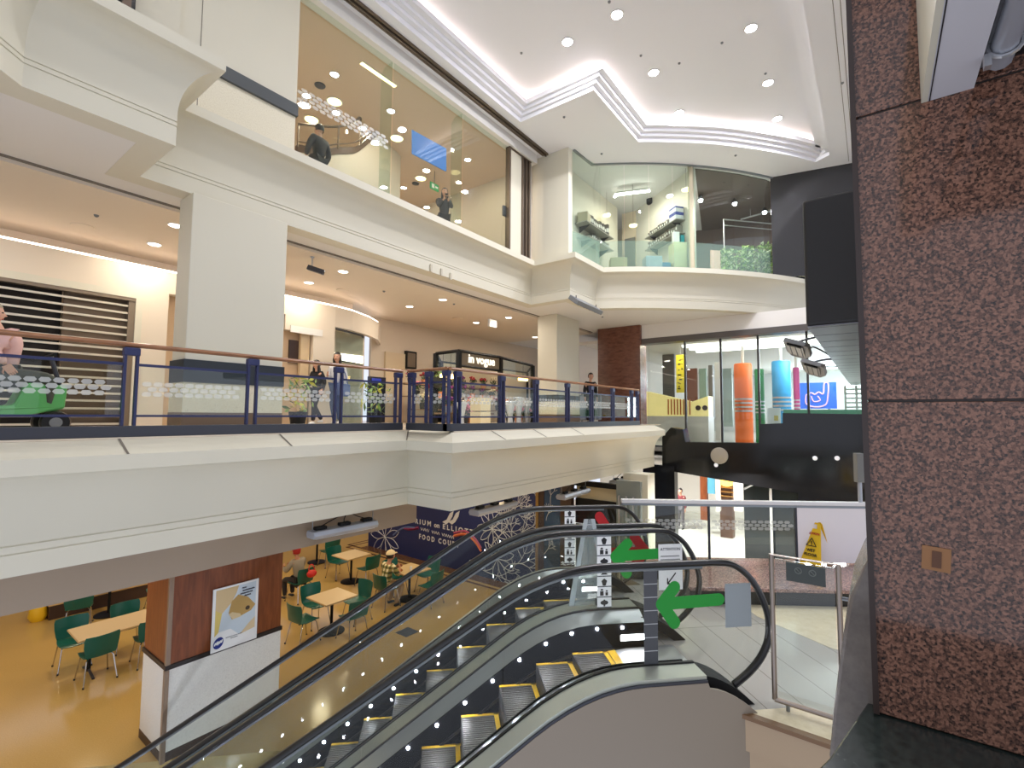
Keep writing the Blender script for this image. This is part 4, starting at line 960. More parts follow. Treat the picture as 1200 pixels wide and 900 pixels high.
chair(T3[0]+.12, T3[1]-.62, 95, 'teal chair by the handrail at the table of the man in the checked shirt')
chair(T4[0]+.05, T4[1]-.56, 85, 'teal chair with its back to us under the far end of the soffit')
RCH = at(351, 703, Z=ZF)
chair(RCH.x, RCH.y, 98, 'teal chair with a red bag, where the person in the red cap sits')
# long table left of the column
lt = make_table(1.7, .75, 'tee'); lt.location = (3.2, 11.22, ZF); lt['label'] = 'long beech table with five teal chairs left of the column'; lt['group'] = 'food court tables'
chair(2.62, 10.90, 92, 'teal chair in front of the long table at its open end')
chair(3.38, 10.90, 88, 'teal chair in front of the long table beside the column')
chair(2.48, 11.78, -92, 'teal chair behind the long table at its open end')
chair(3.30, 11.85, -90, 'teal chair behind the long table beside the column')
# second row behind
table(3.55, 14.1, 'square beech table on a black disc base behind the long table')
q = at(97, 712, Z=ZF); chair(2.95, 13.75, 75, 'teal chair alone before the dark planter box')
q = at(170, 705, Z=ZF); chair(4.35, 13.6, 170, 'pale-seated chair beside the black disc base')
# planter box
t = thing('planter_box', 'dark timber planter box with a pale top behind the long table', 'planter', (2.75, 15.2, ZF))
MB().box(-.1, -.5, 0, 2.2, .3, .3).build('box', BROWND, t, bevel=.01); MB().box(-.12, -.52, .3, 2.22, .32, .34).build('top', mat('planter_top', (206, 170, 112), .5), t, bevel=.006)
mb = MB(); leafy(mb, (1.2, -.1, .4), 1.6, .5, .7, 120, (1,0,0), .12); mb.build('foliage', LEAF, t)
q = Vector((2.5, 15.35, ZF)); t = thing('yellow_bag', 'yellow bag on the food court floor beside the planter box', 'bag', at(44, 727, Z=ZF))
MB().lathe([(.12, 0), (.17, .1), (.14, .3), (.05, .42), (.03, .44)], 10).build('sack', mat('bag_yellow', (236, 190, 30), .5), t, smooth=True); MB().tube(spline([(-.04,0,.42), (0,0,.56), (.04,0,.42)], 5), .01, 6).build('handle', mat('bag_yellow', (0,0,0)), t)
# poster on the column
t = thing('poster', 'white food poster on the cherry panel of the food court column', 'poster', (3.0, 7.62, -2.9))
c4 = [at(*q, Y=7.595) for q in ((250, 692), (304, 677), (300, 749), (247, 765))]
x0, x1 = (c4[0].x+c4[3].x)/2, (c4[1].x+c4[2].x)/2; zt_, zb_ = (c4[0].z+c4[1].z)/2, (c4[2].z+c4[3].z)/2
W_, H_ = x1-x0, zt_-zb_
MB().box(x0, 7.595, zb_, x1, 7.608, zt_).build('board', PAPER, t, world=True)
def pshape(name, pts, m, lift): 
    mb = MB(); mb.prism([Vector((x0+u*W_, 7.595-lift, zb_+v*H_)) for u, v in pts], (0, .001, 0)); mb.build(name, m, t, world=True)
def ell(cx, cy, rx, ry, n=22, rot=0): return [(cx+rx*math.cos(a)*math.cos(rot)-ry*math.sin(a)*math.sin(rot), cy+rx*math.cos(a)*math.sin(rot)+ry*math.sin(a)*math.cos(rot)) for a in [2*PI*i/n for i in range(n)]]
pshape('photo_ground', [(.06,.3), (.06,.97), (.94,.97), (.94,.2), (.6,.16), (.4,.3)], mat('poster_blue', (206, 218, 226), .6), .001)
pshape('photo_cloth', [(.06,.62), (.06,.97), (.55,.97), (.5,.86), (.4,.72), (.2,.58)], mat('poster_sand', (214, 188, 142), .6), .002)
pshape('photo_cup', [(.06,.24), (.06,.66), (.2,.58), (.14,.3)], mat('poster_yellow', (220, 196, 110), .6), .0025)
pshape('photo_bread', [(.34,.56), (.4,.74), (.54,.82), (.76,.74), (.94,.58), (.84,.5), (.62,.46), (.42,.44)], mat('poster_bread', (196, 160, 96), .6), .003)
pshape('photo_filling', [(.34,.54), (.44,.44), (.62,.45), (.6,.5), (.42,.56)], mat('poster_crust', (226, 204, 160), .6), .004)
pshape('photo_olive', ell(.76, .56, .05, .035), mat('poster_dark', (70, 54, 40), .6), .004)
pshape('photo_napkin', [(.6,.16), (.94,.2), (.94,.38), (.8,.3)], mat('poster_tan', (222, 200, 160), .6), .0025)
pshape('badge', ell(.15, .13, .11, .085, 24, .35), mat('badge_blue', (24, 44, 130), .5), .003)
def scrawl(mb, u0, u1, v, amp, n_, r, lift=.004, tilt=0):
    q = [Vector((x0+(u0+(u1-u0)*k/n_)*W_, 7.595-lift, zb_+(v+tilt*k/n_+(amp if k % 2 else -amp)*R.uniform(.5, 1))*H_)) for k in range(n_+1)]
    mb.tube(spline(q, 3), r, 4)
mb = MB(); scrawl(mb, .07, .23, .12, .03, 9, .009, .005, .03); mb.build('badge_script', PAPER, t, world=True)
mb = MB()
for i, (u0, u1) in enumerate(((.62, .72), (.63, .9), (.58, .86), (.68, .82))): scrawl(mb, u0, u1, .91-.045*i, .010, int((u1-u0)*60), .006)
scrawl(mb, .3, .66, .175, .006, 26, .0025); scrawl(mb, .4, .56, .145, .006, 12, .0025)
mb.build('headline', mat('poster_ink', (60, 60, 70), .6), t, world=True)
# ------------------------------------------------------------------ navy hoarding
HX = 10.75
y0, y1 = 14.3, 7.24
NAVY = mat('navy_print', (26, 40, 96), .5); LINEW = mat('print_white', (206, 210, 222), .6); LINEB = mat('print_blue', (92, 112, 166), .6)
t = thing('hoarding', 'navy blue printed hoarding announcing the food court', 'hoarding', (HX, (y0+y1)/2, ZF))
MB().box(HX, y1, ZF, HX+.08, y0, ZS1+.0).build('panel', NAVY, t, world=True)
def hp(px, py): q = at(px, py, X=HX-.004); return q
def htext(s, px, py, size, px2, py2, m=LINEW, bold=.004, nm='lettering'):
    a = hp(px, py); b = hp(px2, py2); c = (a+b)/2; mb = MB(); vs, fs = text_mesh(s, 1, .003, 'CENTER', bold)
    w = max(v.x for v in vs)-min(v.x for v in vs); k = abs(a.y-b.y)/w; h = size
    mb.add([Vector((HX-.004-v.z*.5, c.y-v.x*k, c.z+v.y*h)) for v in vs], fs); mb.build(nm, m, t, world=True)
htext('A T R I U M  on  E L L I O T T', 476, 608.5, .21, 555, 624.5, bold=.03)
htext('F O O D   C O U R T', 491, 627.5, .21, 538, 640.5, bold=.035)
mb = MB()
for (pxa, pxb, n_) in ((493, 503, 8), (506, 515, 7), (518, 532, 11)):
    q = [hp(pxa+(pxb-pxa)*k/n_, 619.5+(pxa+(pxb-pxa)*k/n_-493)*.27+(1.6 if k % 2 else -1.6)) for k in range(n_+1)]
    mb.tube([Vector((HX-.006, p.y, p.z)) for p in spline(q, 4)], .009, 4)
mb.build('script_line', LINEW, t, world=True)
# line-drawn birds, ferns and flowers
def stroke(mb, pts, r): mb.tube([Vector((HX-.006, p.y, p.z)) for p in pts], r, 4)
mb = MB(); mg = MB()
def flower(cpx, cpy, s, mb):
    c = hp(cpx, cpy)
    for k in range(9):
        a = 2*PI*k/9; tip = c+Vector((0, math.cos(a)*s, math.sin(a)*s)); l = c+Vector((0, math.cos(a+.28)*s*.6, math.sin(a+.28)*s*.6)); r = c+Vector((0, math.cos(a-.28)*s*.6, math.sin(a-.28)*s*.6))
        stroke(mb, spline([c, l, tip, r, c], 3), .011)
flower(451, 629, .75, mb); flower(577, 620, .55, mb); flower(583, 655, .6, mb)
def branch(mb, p, ang, L, dep, r):
    q = p+Vector((0, -math.cos(ang)*L, math.sin(ang)*L)); mid = p.lerp(q, .5)+Vector((0, R.uniform(-.1,.1)*L, R.uniform(-.1,.1)*L))
    q.z = max(ZF+.05, min(ZS1-.05, q.z)); q.y = max(y1+.03, q.y); stroke(mb, spline([p, mid, q], 4), r)
    if dep:
        for s in (-.55, .1, .6): branch(mb, q, ang+s+R.uniform(-.2,.2), L*.68, dep-1, r*.85)
for (px, py, an) in ((575, 640, .8), (590, 668, .5), (600, 640, .9), (566, 668, -.1), (600, 610, 1.2), (580, 600, .2), (612, 655, 2.2)): branch(mb, hp(px, py), an, .55, 3, .011)
mb.build('fern_drawing', LINEW, t, world=True)
mb = MB(); a = [hp(532, 628), hp(545, 626), hp(556, 634), hp(564, 646)]
stroke(mb, spline(a, 5), .04); mb.build('rainbow_stripe', mat('print_orange', (206, 110, 70), .6), t, world=True)
mb = MB(); stroke(mb, spline([p+Vector((0,0,.09)) for p in a], 5), .03); mb.build('rainbow_stripe', mat('print_pink', (176, 80, 120), .6), t, world=True)
mb = MB(); b = [hp(461, 627), hp(470, 620), hp(478, 618), hp(490, 619)]; stroke(mb, spline(b, 5), .03); mb.build('feather', LINEB, t, world=True)
mb = MB(); b = [hp(474, 619), hp(480, 620), hp(491, 618.5)]; stroke(mb, spline(b, 5), .045); mb.build('feather', mat('print_magenta', (130, 40, 90), .6), t, world=True)
for k, px in enumerate((525, 532)):
    mb = MB(); c = hp(px, 608); mb.prism([c+Vector((-.004,u*.26,v*.3)) for u, v in ((.9,-.4),(.2,-.1),(-.3,.6),(-.9,.9),(-.7,.3),(-.2,-.3),(.3,-.6))], (.003, 0, 0)); mb.build('bird_mark', LINEW, t, world=True)
# right-hand section beyond the timber post
t = thing('hoarding_post', 'thin gold edged post at the right end of the navy hoarding', 'post', (HX, 7.15, ZF)); MB().box(HX-.03, 7.16, ZF, HX+.06, 7.24, ZS1).build('edge_strip', mat('gold_strip', (150, 120, 70), .4, .4), t, world=True); MB().box(HX, 7.0, ZF, HX+.1, 7.16, ZS1).build('core', BROWND, t, world=True)
t = thing('partition_screen', 'teal blue patterned glass panel right of the hoarding post', 'panel', (HX, 6.75, ZF)); MB().box(HX+.02, 6.5, ZF, HX+.06, 7.0, ZS1).build('pane', mat('panel_teal', (52, 76, 110), .15), t, world=True)
mb = MB(); HX += .02
for (px, py, an) in ((640, 610, 1.2), (648, 640, 1.9), (637, 650, .9), (645, 590, 1.5)):
    y1 = 6.5; branch(mb, hp(px, py), an, .22, 2, .008)
mb.build('leaf_drawing', LINEW, t, world=True); HX -= .02
mb = MB(); mb.box(HX, 6.18, ZF, HX+.15, 6.5, ZS1); struct('wall_timber_return', mb, BROWND)
# lobby right of the hoarding: lift fronts, dark fascia, grey glazed lobby
mb = MB(); mb.box(HX+.3, 4.4, ZF, HX+.4, 6.2, -3.0); struct('wall_lobby', mb, mat('lobby_wall', (160, 152, 142), .5))
mb = MB(); mb.box(HX+.22, 5.05, -2.72, HX+.36, 6.18, -2.1); struct('trim_18', mb, BLACKM)
mb = MB(); mb.box(HX+.28, 5.05, -2.1, HX+.34, 6.18, -1.78); mb.c = 1; mb.box(HX+.16, 4.9, -1.78, HX+.3, 6.2, -1.66)
struct('wall_lobby_head', mb, [mat('lobby_head', (196, 184, 150), .5), BLACKM])
for k in range(3):
    mb = MB(); ya = 5.85-.38*k; mb.box(HX+.22, ya, -4.5, HX+.27, ya+.32, -2.74); mb.c = 1; mb.box(HX+.21, ya-.02, -4.6, HX+.28, ya, -2.74)
    o = struct('door_'+str(5+k), mb, [mat('lift_steel', (120, 120, 114), .3, .6), DKSTEEL])
mb = MB(); mb.box(HX+.1, 4.4, ZF, HX+.2, 5.0, ZS1); mb.c = 1
for y in (4.9, 4.72, 4.55): mb.box(HX+.05, y, ZF, HX+.12, y+.03, -1.9)
struct('window_2', mb, [mat('lobby_glass', (128, 134, 126), .15), STEEL])
mb = MB(); mb.box(12.2, 4.75, ZF, 12.7, 5.42, ZS1+.01); struct('wall_column_7', mb, CREAM)
mb = MB(); mb.box(14.9, 4.95, ZF, 15.2, 5.95, ZS1+.01); struct('wall_column_8', mb, BLACK)
# hanging heaters under the lower balcony
def heater(p, q, z, label):
    p = Vector((p[0], p[1], z)); q = Vector((q[0], q[1], z)); d = (q-p).normalized(); n = Vector((-d.y, d.x, 0)); L = (q-p).length
    t = thing('hanging_heater', label, 'heater', (p+q)/2, 0, 'heaters hanging under the lower balcony'); o = wl(t)
    mb = MB(); mb.prism([p-n*.13-o+Vector((0,0,.0)), p-n*.10-o+Vector((0,0,.06)), p+n*.10-o+Vector((0,0,.06)), p+n*.13-o, p+n*.1-o-Vector((0,0,.05)), p-n*.1-o-Vector((0,0,.05))], q-p); mb.build('housing', SILVER, t, bevel=.012)
    MB().obox(Vector((0,0,-.055)), d*L*.46, n*.08, Vector((0,0,.006))).build('reflector', STEEL, t)
    for f in (-.36, 0, .36): 
        b = MB().obox(d*L*f+Vector((0,0,.085)), d*.09, n*.05, Vector((0,0,.025))).build('junction_box', BLACKM, t, bevel=.012)
        MB().tube(spline([d*L*f+Vector((0,0,.1)), d*(L*f*.6)+Vector((0,0,.16)), d*L*.05+Vector((0,0,ZS1-z))], 5), .008, 6).build('cable', BLACKM, b, smooth=True)
    for f in (-.47, .47): MB().tube([d*L*f+Vector((0,0,.05)), d*L*f+Vector((0,0,ZS1-z+.01))], .006, 6).build('hanger_rod', STEELD, t)
heater((4.02, 6.72), (5.12, 6.66), -1.80, 'silver heater hanging over the tables nearest the column')
heater((6.75, 5.92), (8.0, 5.95), -1.80, 'silver heater hanging in front of the hoarding lettering')
heater((9.2, 5.55), (10.5, 5.62), -1.80, 'silver heater hanging in front of the lobby')
heater((12.2, 5.72), (13.6, 5.72), -1.82, 'silver heater hanging nearest the black bulkhead')
o = MB().box(-.17, -.17, 0, .17, .17, .008); 
for i in range(6): o.box(-.14, -.13+i*.05, .008, .14, -.11+i*.05, .012)
o = o.build('floor_grate', DKSTEEL, None); o.location = (7.1, 8.05, ZF+.0); o['label'] = 'small dark grate in the food court floor beside the escalators'; o['category'] = 'grate'
# warm downlights in the food court ceiling
for x, y in ((1.5, 9.3), (4.6, 10.2), (7.2, 9.0), (7.4, 11.6), (9.6, 9.2), (3.0, 12.8), (5.2, 13.2), (9.2, 13.0), (0, 12), (9.0, 7.0)):
    area('lamp', (x, y, ZS1-.02), .3, 22, (255, 230, 188))
mb = MB(); mb.box(-9, 17.5, ZF, 20, 17.6, ZS1); struct('wall_food_back', mb, mat('food_back', (196, 150, 96), .6))
mb = MB(); mb.box(-9, 7, ZF, -8.9, 17.5, ZS1); struct('wall_food_left', mb, mat('food_back', (0,0,0)))
# ------------------------------------------------------------------ escalators
def zr(a):
    if a >= 1.47: return -1.36
    if a >= .47: return -1.36-.63*(1.47-a)**2/2
    return -1.36-.315-.63*(.47-a)
def zd(a):
    if a >= 1.75: return -2.245
    if a >= .75: return -2.245-.70*(1.75-a)**2/2
    return -2.245-.35-.70*(.75-a)
def zcap(a): return -2.245-.05-.42*max(0, (a-2.3)/.65)**1.7
NEWEL = [(2.5, -1.36), (2.70, -1.385), (2.87, -1.50), (2.99, -1.68), (3.06, -1.88), (3.06, -2.06), (2.99, -2.22), (2.86, -2.36), (2.70, -2.47)]
AL = -4.9
alist = [AL+(2.3-AL)*i/46 for i in range(47)]
DECKS = mat('deck_steel', (168, 172, 170), .3, .75); DECKG = mat('deck_pale', (186, 190, 178), .35, .45)
SKIRT = mat('skirt_black', (9, 9, 11), .45, spec=.05); TREAD = mat('tread_aluminium', (104, 99, 94), .5, .5); TREADR = mat('riser_dark', (40, 38, 37), .5, .3)
ACR = frosted('acrylic', (214, 222, 224), .3); DKFILM = mat('sticker_back', (78, 80, 84), .6); GRFILM = mat('notice_back', (150, 158, 160), .6)
def strip(mb, b0, f0, b1, f1, th, al):
    k = len(al); vs = []
    for a in al: vs += [E(a, b0, f0(a)), E(a, b1, f1(a)), E(a, b1, f1(a)-th), E(a, b0, f0(a)-th)]
    fs = []
    for i in range(k-1):
        for j in range(4): fs.append((i*4+j, i*4+(j+1)%4, (i+1)*4+(j+1)%4, (i+1)*4+j))
    fs += [(0,1,2,3), tuple((k-1)*4+j for j in (3,2,1,0))]
    return mb.add(vs, fs)
def bpoly(mb, pts, b, th): return mb.prism([E(a, b-th/2, z) for a, z in pts], E(0, th, 0))
def capsule(p, q, r, n=8):
    p = Vector((p[0], p[1])); q = Vector((q[0], q[1])); d = (q-p).normalized(); a0 = math.atan2(d.y, d.x)
    return [(q.x+r*math.cos(a0-PI/2+PI*i/n), q.y+r*math.sin(a0-PI/2+PI*i/n)) for i in range(n+1)]+[(p.x+r*math.cos(a0+PI/2+PI*i/n), p.y+r*math.sin(a0+PI/2+PI*i/n)) for i in range(n+1)]
def arrow(name, parent, b, tip, tail, h1, h2, r, m):
    mb = MB()
    for i, q in enumerate((tail, h1, h2)): bpoly(mb, capsule(tip, q, r), b-.008-.0006*i, .001)
    return mb.build(name, m, parent, world=True)
def rect(a0, a1, z0, z1): return [(a0, z0), (a1, z0), (a1, z1), (a0, z1)]
def pict_strip(parent, b, a0, a1, z0, z1, front):
    n = 7; base = MB(); bpoly(base, rect(a0, a1, z0, z1), b-.007, .001); o = base.build('pictogram_strip', PAPER if front else mat('strip_gap', (196, 198, 198), .6), parent, world=True)
    h = (z1-z0)/n; mb = MB(); fr = MB()
    for i in range(n):
        zz = z0+h*(i+.5); c = (a0+a1)/2; w = (a1-a0)
        if front:
            bpoly(fr, rect(a0, a1, zz-h/2, zz-h/2+.012), b-.0085, .001)
            k = i % 4
            if k == 0: bpoly(mb, ell(c, zz, w*.28, h*.22, 14), b-.009, .001); bpoly(mb, rect(c-w*.06, c+w*.06, zz-h*.36, zz+h*.3), b-.0095, .001)
            elif k == 1: bpoly(mb, rect(c-w*.3, c-w*.05, zz-h*.32, zz+h*.12), b-.009, .001); bpoly(mb, ell(c-w*.17, zz+h*.25, w*.1, h*.09, 10), b-.009, .001); bpoly(mb, rect(c+w*.08, c+w*.26, zz-h*.32, zz), b-.009, .001); bpoly(mb, ell(c+w*.17, zz+h*.12, w*.08, h*.08, 10), b-.009, .001)
            elif k == 2: bpoly(mb, [(c, zz+h*.34), (c+w*.2, zz+h*.1), (c+w*.1, zz-h*.36), (c-w*.1, zz-h*.36), (c-w*.2, zz+h*.1)], b-.009, .001)
            else: bpoly(mb, [(c-w*.25, zz-h*.3), (c, zz+h*.1), (c+w*.25, zz-h*.3)], b-.009, .001); bpoly(mb, ell(c, zz+h*.24, w*.12, h*.11, 10), b-.009, .001)
        else: bpoly(mb, rect(a0, a1, zz-h*.47, zz+h*.47), b-.0085, .001)
    if front: fr.build('divider', DKFILM, o, world=True)
    mb.build('pictogram' if front else 'square', INK if front else DKFILM, o, world=True)
    return o
def escalator(bn, bf, label, outer_near, outer_far):
    t = thing('escalator', label, 'escalator', E(1.0, (bn+bf)/2, ZL))
    for b, sgn in ((bn, 1), (bf, -1)):
        hp_ = [E(a, b, zr(a)) for a in [AL+(2.4-AL)*i/50 for i in range(51)]]+spline([E(a, b, z) for a, z in NEWEL], 6)
        MB().tube(hp_, .040, 10, flat=(1.0, .72)).build('handrail', RUB, t, world=True, smooth=True)
        MB().tube([p-Vector((0,0,.034)) for p in hp_[:51]], .02, 6).build('handrail_guide', STEELD, t, world=True, smooth=True)
        cuts = [AL, -3.5, -2.15, -.8, .55, 1.9]
        for i in range(5):
            a0, a1 = cuts[i]+.004, cuts[i+1]-.004; al = [a0+(a1-a0)*k/10 for k in range(11)]
            mb = MB(); bpoly(mb, [(a, zd(a)) for a in al]+[(a, zr(a)-.03) for a in al[::-1]], b, .012); mb.build('glass_panel', GLASSE, t, world=True)
        mb = MB(); nw = [(p.dot(E(1,0,0)), p.z) for p in spline([Vector((a*S2, -a*S2, z)) for a, z in NEWEL], 4)]
        bpoly(mb, [(1.904, -2.245), (2.3, -2.26), (2.6, -2.42)]+[(a-.0, z+.0) for a, z in nw[::-1]]+[(1.904, -1.39)], b, .012); mb.build('glass_panel', GLASSE, t, world=True)
        mb = MB(); strip(mb, b-.014, lambda a: zd(a)+.014, b+.014, lambda a: zd(a)+.014, .05, alist); mb.build('glass_gasket', RUB, t, world=True)
        f1 = lambda a: zd(a)-.09
        mb = MB(); strip(mb, b+sgn*.015, zd, b+sgn*.2, f1, .03, alist); mb.build('inner_deck', DECKS, t, world=True, smooth=True)
        mb = MB(); strip(mb, b+sgn*.2, lambda a: zd(a)-.075, b+sgn*.215, lambda a: zd(a)-.075, .5, alist); sk = mb.build('skirt', SKIRT, t, world=True, smooth=True)
        mb = MB(); strip(mb, b+sgn*.216, lambda a: zd(a)-.33, b+sgn*.235, lambda a: zd(a)-.33, .03, alist); mb.build('skirt_brush', RUB, t, world=True)
        k = 0; a = 2.02
        while a > -4.6:
            MB().lathe([(.016, 0), (.014, .009), (.001, .014)], 8).xf(Matrix.Translation(E(a, b+sgn*.216, zd(a)-.115)-wl(t))@Vector((0,0,1)).rotation_difference(E(0, sgn, 0)).to_matrix().to_4x4()).build('skirt_light', LAMPL, t); a -= .29
        mb = MB(); cap = [2.28+.72*i/10 for i in range(11)]; strip(mb, b-.13, zcap, b+.13, zcap, .12, cap); mb.build('newel_base', BLACKM, t, world=True, smooth=True)
        mb = MB(); bpoly(mb, rect(2.0, 2.28, -2.50, -2.44), b+sgn*.222, .012); mb.build('comb_light', mat('comb_lamp', (255,255,255), .5, emit=10), t, world=True)
    # steps
    w0, w1 = bn+.225, bf-.225; a1 = 1.84; prev = None
    for i in range(15):
        a0 = a1-.4; z = zd((a0+a1)/2)-.355; th = .24+.02
        mb = MB(); mb.prism([E(a0, w0, z), E(a1-.005, w0, z), E(a1-.005, w1, z), E(a0, w1, z)], (0, 0, -.03)); mb.c = 1
        n = 26
        for k in range(n):
            y = w0+(w1-w0)*(k+.25)/n; mb.prism([E(a0+.01, y, z), E(a1-.02, y, z), E(a1-.02, y+.018, z), E(a0+.01, y+.018, z)], (0, 0, .006))
        mb.c = 2; mb.prism([E(a0, w0, z-.03), E(a0+.02, w0, z-.03), E(a0+.02, w1, z-.03), E(a0, w1, z-.03)], (0, 0, -.36))
        st = mb.build('step', [TREADR, TREAD, TREADR], t, world=True)
        mb = MB(); zz = z+.0065
        for (x0, x1, y0, y1) in ((a1-.055, a1-.008, w0, w1), (a0, a1, w0, w0+.035), (a0, a1, w1-.035, w1)): mb.prism([E(x0, y0, zz), E(x1, y0, zz), E(x1, y1, zz), E(x0, y1, zz)], (0, 0, .003))
        mb.build('safety_line', YEL, st, world=True); a1 = a0
    mb = MB(); mb.prism([E(1.84, w0, -2.60), E(2.06, w0, ZL+.004), E(2.6, w0, ZL+.004), E(2.6, w1, ZL+.004), E(2.06, w1, ZL+.004), E(1.84, w1, -2.60)], (0, 0, -.02)); mb.build('comb_plate', STEEL, t, world=True)
    mb = MB(); mb.prism([E(1.84, w0, -2.597), E(1.92, w0, -2.589), E(1.92, w1, -2.589), E(1.84, w1, -2.597)], (0, 0, .004)); mb.build('comb', YEL, t, world=True)
    return t
LAMPL = mat('skirt_lamp', (255, 255, 255), .5, emit=420, emit_rgb=(236, 240, 255))
E1 = escalator(4.28, 5.53, 'nearer escalator with a beige side panel and green arrows on its glass', 1, 0)
E2 = escalator(5.82, 7.04, 'farther escalator with red arrows on its glass, beside the food court floor', 0, 1)
# outer decks and cladding
mb = MB(); strip(mb, 4.05, zd, 4.265, zd, .05, alist); mb.build('outer_deck', DECKG, E1, world=True, smooth=True)
mb = MB(); strip(mb, 4.03, lambda a: zd(a)-.03, 4.05, lambda a: zd(a)-.03, .05, alist); mb.build('deck_edge', DKSTEEL, E1, world=True)
cl = [(a, zd(a)-.05) for a in [-3.2+5.5*i/40 for i in range(41)]]+[(a, zcap(a)-.05) for a in [2.32+.62*i/8 for i in range(9)]]
mb = MB(); bpoly(mb, cl+[(2.95, -7), (-3.2, -7)], 4.04, .03); mb.build('side_panel', mat('beige_panel', (142, 130, 114), .5), E1, world=True)
mb = MB(); strip(mb, 5.545, zd, 5.805, zd, .05, alist); mb.build('shared_deck', DECKG, E1, world=True, smooth=True)
mb = MB(); strip(mb, 7.055, zd, 7.13, zd, .05, alist); mb.build('outer_deck', DECKG, E2, world=True, smooth=True)
mb = MB(); bpoly(mb, cl+[(2.95, -7), (-3.2, -7)], 7.13, .03); mb.build('side_panel', mat('beige_panel', (0,0,0)), E2, world=True)
# prints on the glass
o = pict_strip(E1, 4.28, 1.83, 1.96, -2.235, -1.41, False); o['label'] = 'dark grey strip of squares on the near glass'
o = pict_strip(E1, 5.53, 1.80, 1.97, -2.22, -1.40, True); o['label'] = 'white strip of black pictograms on the far glass of the nearer escalator'
o = pict_strip(E2, 7.04, 1.80, 1.95, -2.17, -1.39, True); o['label'] = 'white strip of black pictograms on the far glass'
arrow('arrow_print', E1, 4.28, (2.0, -1.71), (2.56, -1.695), (2.125, -1.565), (2.12, -1.88), .056, GREEN)['label'] = 'bold green arrow on the near glass, pointing down the escalator'
arrow('arrow_print', E1, 5.53, (2.02, -1.64), (2.60, -1.625), (2.17, -1.50), (2.16, -1.84), .06, GREEN)['label'] = 'bold green arrow on the far glass, pointing down the escalator'
arrow('arrow_print', E2, 7.04, (2.46, -1.70), (1.64, -1.70), (2.33, -1.50), (2.33, -1.92), .07, RED)['label'] = 'bright red arrow on the far glass, pointing out of the escalator'
arrow('arrow_print', E2, 5.82, (2.52, -1.68), (2.0, -1.68), (2.37, -1.50), (2.36, -1.86), .058, RED)['label'] = 'dark red arrow on the near glass, pointing out of the escalator'
mb = MB(); bpoly(mb, rect(2.55, 2.85, -2.05, -1.52), 5.53-.012, .001); nt = mb.build('notice', PAPER, E1, world=True); nt['label'] = 'white printed notice on the far glass'
mb = MB(); RT, UPV = E(1,0,0), Vector((0,0,1))
def ntx(s, size, z): add_text(mb, s, size, E(2.70, 5.53-.0135, z), RT, UPV, .0006, .0006)
ntx('ATTENTION', .045, -1.58); 
for i, (u0, u1) in enumerate(((2.58, 2.81), (2.575, 2.82), (2.60, 2.79))):
    mb.tube(spline([E(u0+(u1-u0)*k/20, 5.53-.0135, -1.66-.04*i+(.007 if k % 2 else -.007)) for k in range(21)], 2), .0035, 4)
for q in (capsule((2.66, -1.98), (2.76, -1.86), .008), capsule((2.66, -1.98), (2.66, -1.92), .008), capsule((2.66, -1.98), (2.72, -1.98), .008)): bpoly(mb, q, 5.53-.0135, .001)
mb.build('notice_print', INK, nt, world=True)
mb = MB(); bpoly(mb, rect(2.62, 2.88, -1.95, -1.555), 4.28-.012, .001); mb.build('notice', GRFILM, E1, world=True)['label'] = 'grey back of a notice on the near glass'
# clear A-shaped guard standing on the deck between the two escalators
t = thing('guard_board', 'clear acrylic A-shaped guard standing between the two escalators', 'guard', E(1.75, 5.67, -2.245))
mb = MB(); bpoly(mb, [(1.50, -2.24), (1.69, -1.24), (1.82, -1.24), (2.02, -2.24)], 5.67, .012); mb.build('board', ACR, t, world=True)
for q, nm in (([(1.50,-2.24),(1.69,-1.24),(1.735,-1.24),(1.56,-2.24)], 'rim'), ([(2.02,-2.24),(1.82,-1.24),(1.775,-1.24),(1.96,-2.24)], 'rim'), (rect(1.62, 1.9, -1.87, -1.80), 'crossbar')):
    mb = MB(); bpoly(mb, q, 5.67, .02); mb.build(nm, frosted('acrylic_edge', (226, 232, 234), .55), t, world=True)
MB().obox(E(1.92, 5.67, -2.20), E(.09,0,0), E(0,.05,0), (0,0,.05)).build('foot', BLACKM, t, world=True, bevel=.02)
# ------------------------------------------------------------------ landing balustrade
g0, g1 = Vector((7.48, 3.36, 0)), Vector((9.72, .12, 0)); gd = (g1-g0).normalized(); gn = Vector((gd.y, -gd.x, 0))     # gn away? towards the landing is -gn
if gn.dot(Vector((-1, -1, 0))) < 0: gn = -gn
g2 = g1+gd*2.2; ZR = -1.42
t = thing('glass_balustrade', 'landing balustrade of glass with a square steel top rail on a granite kerb', 'railing', g0+Vector((0,0,ZL)))
L = (g2-g0).length
MB().obox((g0+g2)/2+Vector((0,0,ZR+.03)), gd*(L/2), gn*.045, Vector((0,0,.03))).build('top_rail', RAILT, t, world=True, bevel=.006)
MB().obox((g0+g2)/2+Vector((0,0,ZR-.02)), gd*(L/2), gn*.02, Vector((0,0,.02))).build('rail_channel', STEELD, t, world=True)
def gat(px): q = at(px, 630, N=gn, K=gn.dot(g0)); return (q-g0).dot(gd)
s0, s1, s2, s3 = 0.02, gat(831), gat(933), L
for a, b in ((s0, s1), (s1, s2)):
    pn = MB().obox(g0+gd*((a+b)/2)+Vector((0,0,(ZR-2.34)/2)), gd*((b-a)/2-.015), gn*.006, Vector((0,0,(ZR-.04+2.34)/2))).build('glass_panel', GLASS, t, world=True)
    hexband(g0+gd*(a+.03)+gn*.009+Vector((0,0,-1.83)), gd, b-a-.06, .16).build('etched_band', ETCH, pn, world=True)
